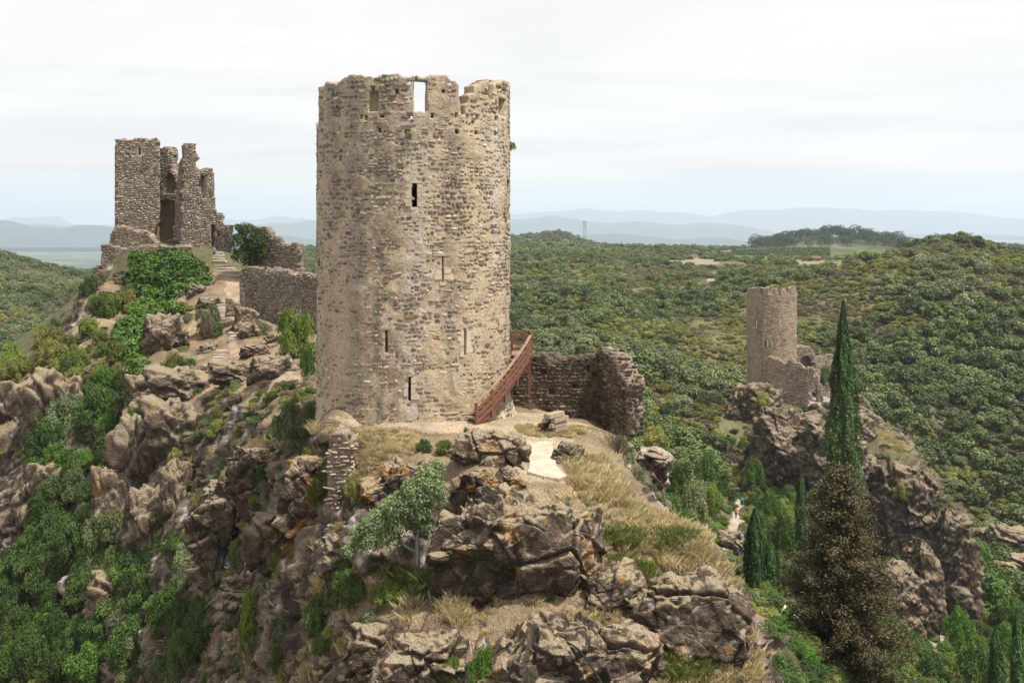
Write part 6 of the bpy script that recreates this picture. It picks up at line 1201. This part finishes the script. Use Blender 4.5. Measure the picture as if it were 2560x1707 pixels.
for q in range(40): small_tree('pine_tree', PINE[q % 4], 1280 + 57 * (q % 4 + rp.random()), rp.uniform(1430, 1560), (rp.uniform(7, 9) if q % 2 else rp.uniform(10, 13)), 1.2, ('low pine' if q % 2 else 'taller pine') + ' on the ' + ['left flank', 'left shoulder', 'top', 'right flank'][q % 4] + ' of the wooded knoll left of the mast', 'pines on the wooded knoll')
print('trees', time.time() - T0)

# ---------------- grasses
def grass(name, polys, n, hgt, mat, label, dmin=30, dmax=400, seed=1):
    r = np.random.default_rng(seed); Ps = []; S = []
    per = n // len(polys)
    for poly in polys:
        a = np.array(poly); u = r.uniform(a[:, 0].min(), a[:, 0].max(), per * 3); v = r.uniform(a[:, 1].min(), a[:, 1].max(), per * 3); k = inpoly(u, v, poly); u, v = u[k][:per], v[k][:per]
        for uu, vv in zip(u, v):
            d = hit(uu, vv, dmin)
            if d is None or d > dmax: continue
            Ps.append(P(uu, vv, d)); S.append(hgt * r.uniform(0.35, 1.25))
    S = np.array(S); Ps = np.array(Ps); k = vnoise(Ps / 1.1, seed) + 0.5 * vnoise(Ps / 0.4, seed + 1) > r.uniform(-0.6, 0.25, len(S)); S, Ps = S[k], Ps[k]
    n = len(S); scatter(name, Ps, r.uniform(0, 6.28, n), np.stack([S * 1.2, S * 1.2, S], 1), r.integers(0, 3, n), TUFT[mat], label, 'grass', tilt=r.normal(0, 0.12, (n, 2)))
grass('dry_grass', [[(1500, 1240), (1660, 1290), (1790, 1370), (1880, 1560), (1900, 1720), (1650, 1720), (1700, 1560), (1560, 1380)], [(1560, 1290), (1650, 1285), (1770, 1350), (1740, 1400), (1600, 1380)], [(1420, 1150), (1500, 1140), (1570, 1240), (1500, 1290), (1440, 1230)]], 2200, 0.42, 'straw', 'straw-coloured dry grass on the right shoulder and ledges')
grass('dry_grass', [[(630, 1120), (790, 1050), (800, 1085), (640, 1145)], [(560, 1190), (640, 1130), (650, 1150), (580, 1210)], [(690, 1490), (800, 1430), (830, 1480), (700, 1560)], [(1020, 1510), (1150, 1490), (1160, 1560), (1010, 1570)]], 1300, 0.5, 'straw', 'pale dry grass strips on the left ledges', seed=2)
grass('short_grass', [[(815, 1070), (1080, 1082), (1080, 1130), (920, 1160), (860, 1120)], [(1290, 1062), (1480, 1070), (1440, 1100), (1300, 1088)], [(900, 1130), (1000, 1120), (960, 1230), (890, 1230)]], 1500, 0.22, 'straw', 'short scorched grass on the tower platform', seed=3)
grass('sparse_grass', [[(300, 950), (780, 960), (800, 1060), (600, 1300), (300, 1300)], [(560, 1300), (1000, 1280), (1100, 1707), (480, 1707)], [(1180, 1230), (1600, 1230), (1650, 1707), (1180, 1707)]], 2600, 0.30, 'straw', 'sparse dry grass among the crags', seed=4)
grass('green_grass', [[(950, 1420), (1080, 1440), (1090, 1500), (900, 1510)], [(1530, 1330), (1600, 1340), (1590, 1370), (1530, 1360)], [(1670, 1340), (1730, 1350), (1700, 1390), (1650, 1370)], [(1540, 1410), (1620, 1430), (1600, 1490), (1550, 1460)], [(1660, 1620), (1780, 1640), (1760, 1707), (1660, 1700)], [(760, 1090), (830, 1200), (790, 1290), (760, 1200)]], 1300, 0.5, 'grass_green', 'green grass patches in the hollows of the slope', seed=5)
grass('spur_grass', [[(2160, 1060), (2220, 1070), (2340, 1190), (2330, 1220), (2200, 1130)], [(1860, 1010), (2050, 1050), (2040, 1110), (1880, 1100)]], 700, 0.8, 'straw', 'dry grass on the crest of the spur', dmin=180, seed=6)
print('grass', time.time() - T0)
# ------------------------------------------------------------------ things on the ridge
# wooden stair winding up round the right side of the tower
def arcp(a, r, z): return Vector((TCX + r * math.cos(a), TCY + r * math.sin(a), z))
A0, A1 = R(-56), R(-6); ZG, ZT = zv(1060, 54.8), zv(886, 59.4)
st = empty('wooden_stair', arcp(A0, 6.0, ZG)); tag(st, 'reddish-brown wooden stair with plank balustrade curving up to the tower door', 'stairs'); so = st.location
loc = lambda v: Vector(v) - so
ri, ro = TR + 0.12, TR + 1.17; nst = 13; rt_ = lambda t: ro - 0.36 * math.sin(math.pi * t)
fa = lambda t: A0 + (A1 - A0) * t; fz = lambda t: ZG + (ZT - ZG) * t
for k in range(1, nst + 1):
    t = k / nst; a = fa(t - 0.5 / nst); z = fz(t); rq = rt_(t); m = (arcp(a, ri, z) + arcp(a, rq, z)) / 2; rad = Vector((math.cos(a), math.sin(a), 0)); tan = Vector((-math.sin(a), math.cos(a), 0))
    MB().box(loc(m), ((rq - ri) / 2, 0.20, 0.035), (rad, tan, Vector((0, 0, 1)))).build('tread', MAT['wood_tread'], st)
for r_ in (ri + 0.1, 0):                         # stringers
    b = MB()
    for k in range(8): t0, t1 = k / 8, (k + 1) / 8; b.bar(loc(arcp(fa(t0), r_ or rt_(t0) - 0.06, fz(t0) - 0.12)), loc(arcp(fa(t1), r_ or rt_(t1) - 0.06, fz(t1) - 0.12)), 0.07, 0.24)
    b.build('stringer', MAT['wood_red'], st)
posts = [0.0, 0.21, 0.43, 0.66, 0.86, 1.0]
for t in posts:
    a = fa(t); MB().bar(loc(arcp(a, rt_(t), fz(t) - (0.45 if t else 0.1))), loc(arcp(a, rt_(t), fz(t) + 1.08)), 0.13, 0.13, up=(math.cos(a), math.sin(a), 0)).build('post', MAT['wood_red'], st)
for h in (0.10, 0.42, 0.74):
    for t0, t1 in zip(posts[:-1], posts[1:]):
        MB().bar(loc(arcp(fa(t0), rt_(t0) + 0.05, fz(t0) + h)), loc(arcp(fa(t1), rt_(t1) + 0.05, fz(t1) + h)), 0.045, 0.17).build('rail_board', MAT['wood_red'], st)
for t0, t1 in zip(posts[:-1], posts[1:]): MB().bar(loc(arcp(fa(t0), rt_(t0), fz(t0) + 1.06)), loc(arcp(fa(t1), rt_(t1), fz(t1) + 1.06)), 0.15, 0.07).build('handrail', MAT['wood_tread'], st)
AL = R(9); b = MB()
for k in range(5):
    a = A1 + (AL - A1) * (k + 0.5) / 5; rad = Vector((math.cos(a), math.sin(a), 0)); tan = Vector((-math.sin(a), math.cos(a), 0)); m = (arcp(a, ri, ZT) + arcp(a, ro, ZT)) / 2
    MB().box(loc(m), ((ro - ri) / 2, 0.155, 0.035), (rad, tan, Vector((0, 0, 1)))).build('landing_plank', MAT['wood_tread'], st)
for a_, r_ in ((AL, ro), (AL, ri + 0.06)):
    MB().bar(loc(arcp(a_, r_, ZT - 2.6)), loc(arcp(a_, r_, ZT + 1.1)), 0.13, 0.13, up=(1, 0, 0)).build('post', MAT['wood_red'], st)
for h in (0.15, 0.48, 0.80, 1.05): MB().bar(loc(arcp(AL, ri, ZT + h)), loc(arcp(AL, ro, ZT + h)), 0.05, 0.16).build('rail_board', MAT['wood_red'], st)
for h in (0.15, 0.48, 0.80, 1.05): MB().bar(loc(arcp(A1, ro + 0.05, ZT + h)), loc(arcp(AL, ro + 0.05, ZT + h)), 0.045, 0.2).build('rail_board', MAT['wood_red'], st)
# yellow notice plate on the tower foot
yp = MB().box((0, 0, 0), (0.10, 0.012, 0.13)).build('notice_plate', MAT['yellow_plate']); a = R(-34); yp.location = arcp(a, TR + 0.16, zv(1016, 56.4)); yp.rotation_euler = (0, 0, a + R(90)); tag(yp, 'small yellow plate on the tower foot under the stair', 'sign')
# stack of old beams
tb = empty('timber_stack', PV(1384, 1076, 55.2)); tag(tb, 'stack of weathered squared beams in front of the courtyard wall', 'timber'); tb.rotation_euler = (0, 0, R(-34)); tb.scale = (1.0, 0.8, 1.12); rt = random.Random(5)
for row in range(4):
    for c in range(3):
        if (row, c) in ((3, 0), (1, 1), (2, 0)): continue
        L = rt.uniform(0.75, 0.95); w = 0.115
        MB().box((-0.29 + c * 0.29 + rt.uniform(-.05, .05), rt.uniform(-0.3, 0.2), 0.10 + row * 0.215), (w, L, 0.095), jit=0.02).build('beam', MAT['timber' if row > 1 or c == 2 else 'timber_dark'], tb)  # shaded lower left of the stack is put into the colour as darker timber
# concrete path slab following the ground
def path_slab():
    poly = [(1328, 1112), (1360, 1106), (1386, 1110), (1386, 1140), (1388, 1170), (1406, 1186), (1424, 1198), (1400, 1206), (1360, 1200), (1318, 1190), (1322, 1160), (1326, 1135)]
    us = np.linspace(1315, 1428, 80); vs = np.linspace(1104, 1208, 80); co = []; idx = {}
    UU, VV = np.meshgrid(us, vs, indexing='ij'); ins = inpoly(UU + 3 * vnoise(np.stack([UU.ravel() / 14, VV.ravel() / 14, UU.ravel() * 0], 1), 2).reshape(UU.shape), VV, poly)
    TPn = None; near = np.nonzero((TD > 44) & (TD < 60) & (np.abs(TU - 1370) < 90))[0]; tx, ty, tz = TP[near].T
    for i in range(80):
        for j in range(80):
            if ins[i, j]:
                d = hit(us[i], vs[j]); x = px(us[i], d); w = (tx - x) ** 2 + (ty - d) ** 2; k = np.argpartition(w, 14)[:14]; idx[i, j] = len(co); co.append((x, d, float(np.mean(np.sort(tz[k])[-5:])) + 0.05))
    n = len(co); top = np.array(co)
    z = top[:, 2].copy()
    for _ in range(3): z = np.array([np.mean(z[np.argpartition((top[:, 0] - p[0]) ** 2 + (top[:, 1] - p[1]) ** 2, 24)[:24]]) for p in top])
    top[:, 2] = z + 0.03; bot = top - np.array([0, 0, 0.16]); f = []; ec = {}
    for (i, j), a in idx.items():
        q = [idx.get((i, j)), idx.get((i + 1, j)), idx.get((i + 1, j + 1)), idx.get((i, j + 1))]
        if None in q: continue
        q = q[::-1]; f.append(tuple(q)); f.append(tuple(x + n for x in q[::-1]))
        for e in range(4): a_, b_ = q[e], q[(e + 1) % 4]; ec[(a_, b_)] = 1
    for (a_, b_) in list(ec):
        if (b_, a_) not in ec: f.append((b_, a_, a_ + n, b_ + n))
    me = bpy.data.meshes.new('path_slab'); me.from_pydata([tuple(p) for p in np.concatenate([top, bot])], [], f); me.materials.append(MAT['slab']); o = link('path_slab', me); tag(o, 'pale concrete path slab set into the rock below the platform', kind='structure')
path_slab()
# stone steps up to the keep
ss = empty('stone_steps', PV(560, 905, 101)); tag(ss, 'winding flight of stone steps climbing the ridge to the keep', 'stairs'); s0_ = ss.location
SL = [(545, 912, 42), (545, 904, 40), (548, 897, 38), (552, 890, 36), (560, 880, 40), (585, 852, 30), (590, 845, 30), (586, 836, 30), (583, 826, 34), (572, 812, 30), (568, 802, 30), (562, 792, 28), (558, 782, 28), (556, 773, 26), (553, 765, 26), (551, 757, 26), (576, 690, 56), (570, 682, 52), (562, 674, 48), (556, 666, 40), (548, 656, 34), (546, 648, 30), (545, 641, 28), (544, 635, 26)]
for u, v, w in SL:
    d = hit(u, v) or 120; wm = w * d / F; c = PV(u, v, d) - s0_; MB().box(c + Vector((0, 0.15, 0.08)), (wm / 2, 0.42, 0.13), jit=0.05).build('step', MAT['step_stone'], ss)
lg = empty('stone_landing', PV(540, 960, 98)); tag(lg, 'low drystone landing at the foot of the stone steps', 'wall')
dl = hit(540, 940) or 98
wallpx(lg, 'wall', 493, dl, 592, dl + 0.6, [(492, 962), (493, 916), (520, 912), (560, 911), (588, 914), (592, 962)], 1.4, 0.12, 'mortar_brown', 'pale', 0.14, 0.3, 61, origin=lg.location, nparts=60, proud=(0.04, 0.1))
hr_ = empty('handrail', PV(573, 910, dl + 1.5)); tag(hr_, 'thin metal handrail above the stone landing', 'railing'); ho = hr_.location
MB().tube([PV(487, 881, dl + 1.6) - ho, PV(574, 882, dl + 1.6) - ho], 0.035, 6).build('rail', MAT['metal'], hr_); 
for u in (573, 530, 489): MB().tube([PV(u, 881, dl + 1.6) - ho, PV(u, 912, dl + 1.6) - ho], 0.035, 6).build('post', MAT['metal'], hr_)
# black hose hanging over the rocks
hp_ = []
for u, v in ((1420, 1606), (1432, 1612), (1446, 1622), (1460, 1640), (1474, 1658), (1488, 1678), (1500, 1700), (1510, 1725)):
    hp_.append(PV(u, v, (hit(u, v) or 39) - 2.2))
hs = MB().tube([p - hp_[0] for p in hp_], 0.035, 7).build('hose', MAT['black_rubber'], None, True); hs.location = hp_[0]; tag(hs, 'black hose hanging over the rocks at the bottom edge', 'hose')
# withered shrub and tufts
for u, v, w, h, d, lb in ((1540, 1150, 120, 90, 55, 'bare grey shrub at the right end of the platform'), (1380, 1590, 70, 50, 39.5, 'bare twigs on the ledge above the black hose'), (1585, 1240, 90, 70, 53, 'bare grey twigs in front of the pale crag'), (520, 838, 60, 50, 108, 'bare stems inside the grey-olive shrub')):
    o = link('bare_shrub', TWIG); o.location = PV(u, v, d); s = w * d / F / 1.7; o.scale = (s, s, h * d / F); tag(o, lb, 'shrub')
for u, v, s, lb in ((1279, 372, 0.35, 'tuft of weeds high on the right edge of the tower'), (1020, 338, 0.22, 'moss tuft below a putlog hole near the tower top')):
    t_, z_ = cyl_hit(min(u, 1275.2), v, TCX, TCY, TR); o = link('weed_tuft', BM['olive', 'far'][1]); o.location = (TCX + (TR + 0.03) * math.sin(t_), TCY - (TR + 0.03) * math.cos(t_), z_ - 0.1); o.scale = (s, s, s * 1.6); tag(o, lb, 'plant')
o = link('white_flowering_shrub', BM['pale', 'far'][0].copy()); o.data.materials.clear(); m_leaf('leaf_white', (0.45, 0.47, 0.38), (0.7, 0.7, 0.62)); o.data.materials.append(MAT['leaf_white']); d = hit(85, 1625); o.location = PV(85, 1632, d - 1); s = 34 * d / F / 2; o.scale = (s * 0.5, s * 0.5, s); tag(o, 'small white-flowering plant low on the left slope', 'plant')

# telecom mast
ms = empty('lattice_mast', PV(1462, 604, 1500)); tag(ms, 'grey lattice telecom mast on the plateau beside the wooded knoll', 'mast'); H = 50 * 1500 / F; W = 3.0
for sx in (-1, 1):
    for sy in (-1, 1): MB().tube([(sx * W * 0.55, sy * W * 0.55, -2), (sx * W * 0.4, sy * W * 0.4, H)], 0.28, 5).build('leg', MAT['mast_metal'], ms)
for k in range(9):
    z0, z1 = H * k / 9, H * (k + 1) / 9; w0, w1 = W * (0.55 - 0.15 * k / 9), W * (0.55 - 0.15 * (k + 1) / 9); b = MB(); s = 1 if k % 2 else -1
    for y in (-1, 1): b.tube([(s * w0, y * w0, z0), (-s * w1, y * w1, z1)], 0.16, 4); b.tube([(y * w0, s * w0, z0), (y * w1, -s * w1, z1)], 0.16, 4)
    b.build('brace', MAT['mast_metal'], ms)
for z in (H * 0.80, H * 0.95): MB().box((0, 0, z), (2.1, 2.1, 0.4)).build('platform', MAT['mast_metal'], ms)
for a in range(6): MB().box((2.3 * math.cos(a * 1.05), 2.3 * math.sin(a * 1.05), H * 0.97), (0.25, 0.25, 1.7)).build('antenna', MAT['mast_metal'], ms)
# hut by the vineyard
d = 640; z = zv(654, d); ht = empty('hut', (px(2039, d), d, z)); tag(ht, 'small hut with brown tiled roof beside the vineyard', 'hut')
MB().box((0, 0, 0.9), (2.3, 1.8, 1.4)).build('wall', MAT['mortar_brown'], ht)
b = MB(); b.v = [Vector(q) for q in ((-2.7, -2.1, 2.2), (2.7, -2.1, 2.2), (2.7, 2.1, 2.2), (-2.7, 2.1, 2.2), (-2.7, 0, 3.3), (2.7, 0, 3.3))]; b.f = [(0, 1, 5, 4), (2, 3, 4, 5), (1, 2, 5), (3, 0, 4), (3, 2, 1, 0)]; b.build('roof', MAT['roof_tile'], ht)
MB().box((-0.6, -1.83, 0.6), (0.45, 0.04, 1.0)).build('door', MAT['timber_dark'], ht)
# vineyard rows
def vineyard():
    for nm, u0, u1, d0, d1, lab, n, kd in (('vineyard', 1830, 2075, 800, 1010, 'dark green vineyard below the plateau hill', 18, 'green'), ('vineyard', 2085, 2240, 780, 960, 'vineyard with pale soil between its rows, right of the dark one', 16, 'olive')):
        ps, ns, ts = [], [], []; r = np.random.default_rng(int(u0))
        for k in range(n):
            d = d0 + (d1 - d0) * k / n; m = int((u1 - u0) * 1.6); u = np.linspace(u0, u1, m) + r.normal(0, 0.6, m) + (60 * (d - d0) / (d1 - d0) if 'pale' in lab else 0); dd = d + r.normal(0, 0.4, m); x = (u - U0) / F * dd
            ps.append(np.stack([x, dd, zfield(x, dd) + r.uniform(0.3, 1.5, m)], 1)); ns.append(r.normal(size=(m, 3)))
        p = np.concatenate(ps); c = p.mean(0); o = link(nm, leaves_mesh(nm, p - c, np.concatenate(ns) + np.array([0, -0.3, 0.6]), 1.5, MAT['leaf_' + kd], 3)); o.location = c; tag(o, lab, 'vineyard', kind='stuff')
vineyard()

# walkers
def person(name, u, v, d, mats, label, pose='walk', face=0.0):
    J = dict(pel=(0, 0, 0.95), sp=(0, 0.01, 1.15), ch=(0, 0.0, 1.36), nk=(0, 0.01, 1.50), hd=(0, -0.02, 1.60), tp=(0, -0.01, 1.72), ls=(-0.17, 0, 1.42), rs=(0.17, 0, 1.42), le=(-0.24, 0.05, 1.14), re=(0.24, -0.06, 1.15), lw=(-0.22, -0.08, 0.93), rw=(0.21, -0.24, 1.02),
             lh=(-0.22, -0.11, 0.85), rh=(0.20, -0.31, 1.03), lp=(-0.09, 0, 0.90), rp=(0.09, 0, 0.90), lk=(-0.10, -0.14, 0.50), rk=(0.10, 0.06, 0.48), la=(-0.10, -0.10, 0.08), ra=(0.10, 0.26, 0.12), lf=(-0.10, -0.24, 0.03), rf=(0.10, 0.16, 0.03))
    if pose == 'bend':
        for k_ in ('sp', 'ch', 'nk', 'hd', 'tp', 'ls', 'rs', 'le', 're', 'lw', 'rw', 'lh', 'rh'):
            x, y, z = J[k_]; y, z = y - (z - 0.95) * 0.55, 0.95 + (z - 0.95) * 0.85; J[k_] = (x, y, z)
    E_ = [('pel', 'sp', .14, .13, 1), ('sp', 'ch', .13, .15, 1), ('ch', 'nk', .15, .06, 1), ('nk', 'hd', .06, .1, 0), ('hd', 'tp', .1, .085, 0), ('ch', 'ls', .1, .07, 1), ('ch', 'rs', .1, .07, 1), ('ls', 'le', .06, .048, 1), ('rs', 're', .06, .048, 1), ('le', 'lw', .045, .032, 0), ('re', 'rw', .045, .032, 0), ('lw', 'lh', .035, .03, 0), ('rw', 'rh', .035, .03, 0),
          ('pel', 'lp', .12, .1, 2), ('pel', 'rp', .12, .1, 2), ('lp', 'lk', .095, .065, 2), ('rp', 'rk', .095, .065, 2), ('lk', 'la', .06, .042, 2), ('rk', 'ra', .06, .042, 2), ('la', 'lf', .045, .035, 3), ('ra', 'rf', .045, .035, 3)]
    names = list(J); me = bpy.data.meshes.new('body'); me.from_pydata([J[k_] for k_ in names], [(names.index(a), names.index(b_)) for a, b_, *_ in E_], []); tmp = bpy.data.objects.new('tmp', me); COL.objects.link(tmp); tmp.modifiers.new('s', 'SKIN'); sub = tmp.modifiers.new('d', 'SUBSURF'); sub.levels = 1
    sv = me.skin_vertices[0].data; rad = {}
    for a, b_, r0, r1, m in E_: rad[a] = max(rad.get(a, 0), r0); rad[b_] = max(rad.get(b_, 0), r1)
    for k_, n_ in enumerate(names): sv[k_].radius = (rad[n_], rad[n_]); sv[k_].use_root = (n_ == 'pel')
    ev = tmp.evaluated_get(bpy.context.evaluated_depsgraph_get()); out = bpy.data.meshes.new_from_object(ev); bpy.data.objects.remove(tmp)
    for m in mats: out.materials.append(MAT[m])
    for p in out.polygons:
        p.use_smooth = True; c = p.center; best = 9; bi = 0
        for a, b_, r0, r1, m in E_:
            A_, B_ = Vector(J[a]), Vector(J[b_]); t = max(0, min(1, (c - A_).dot(B_ - A_) / (B_ - A_).length_squared)); q = (c - (A_ + (B_ - A_) * t)).length / (r0 + 0.03)
            if q < best: best = q; bi = m
        p.material_index = bi
    root = empty(name, PV(u, v, d), face); tag(root, label, 'person'); link('body', out, root)
    h = Vector(J['tp']); b = MB(); n = 10                # hair cap
    for i in range(5):
        el = i / 4 * 1.9
        for k_ in range(n): a = 2 * math.pi * k_ / n; b.v.append(h + Vector((0.105 * math.sin(el) * math.cos(a), 0.115 * math.sin(el) * math.sin(a) + 0.02, -0.07 + 0.12 * math.cos(el))))
    for i in range(4):
        for k_ in range(n): b.f.append((i * n + k_, (i + 1) * n + k_, (i + 1) * n + (k_ + 1) % n, i * n + (k_ + 1) % n))
    b.build('hair', MAT['hair'], root, True); return root
person('person', 535, 650, 136.0, ('skin', 'shirt_grey', 'cloth_dark', 'cloth_dark'), 'walker in a grey-blue shirt climbing the steps to the keep', face=R(160))
person('person', 1840, 1296, 168, ('skin', 'shirt_red', 'cloth_dark', 'cloth_dark'), 'walker in a red top and dark trousers on the valley path')
person('person', 1854, 1266, 178, ('skin', 'shirt_blue', 'cloth_dark', 'cloth_dark'), 'walker in a bright blue top half hidden by bushes', face=R(180))
person('person', 1953, 1566, 72, ('skin', 'shirt_white', 'cloth_dark', 'cloth_dark'), 'walker in a white shirt bending beside the brown conifer', 'bend', R(70))
print('details', time.time() - T0)
# ------------------------------------------------------------------ haze: the air between here and the mountains
def build_haze():
    m = bpy.data.materials.new('haze'); m.use_nodes = True; t = m.node_tree; t.nodes.clear()
    o = N(t, 'ShaderNodeOutputMaterial'); v = N(t, 'ShaderNodeVolumePrincipled'); t.links.new(v.outputs[0], o.inputs['Volume'])
    v.inputs['Density'].default_value = 0.000084; v.inputs['Color'].default_value = (0.75, 0.855, 1.0, 1); v.inputs['Anisotropy'].default_value = 0.2
    b = MB(); b.box((0, 13000, 125), (24000, 15000, 325)); h = b.build('haze', m)
    tag(h, 'thin pale haze over the valley and the mountains', 'haze', kind='stuff')
build_haze()
print('done', time.time() - T0)
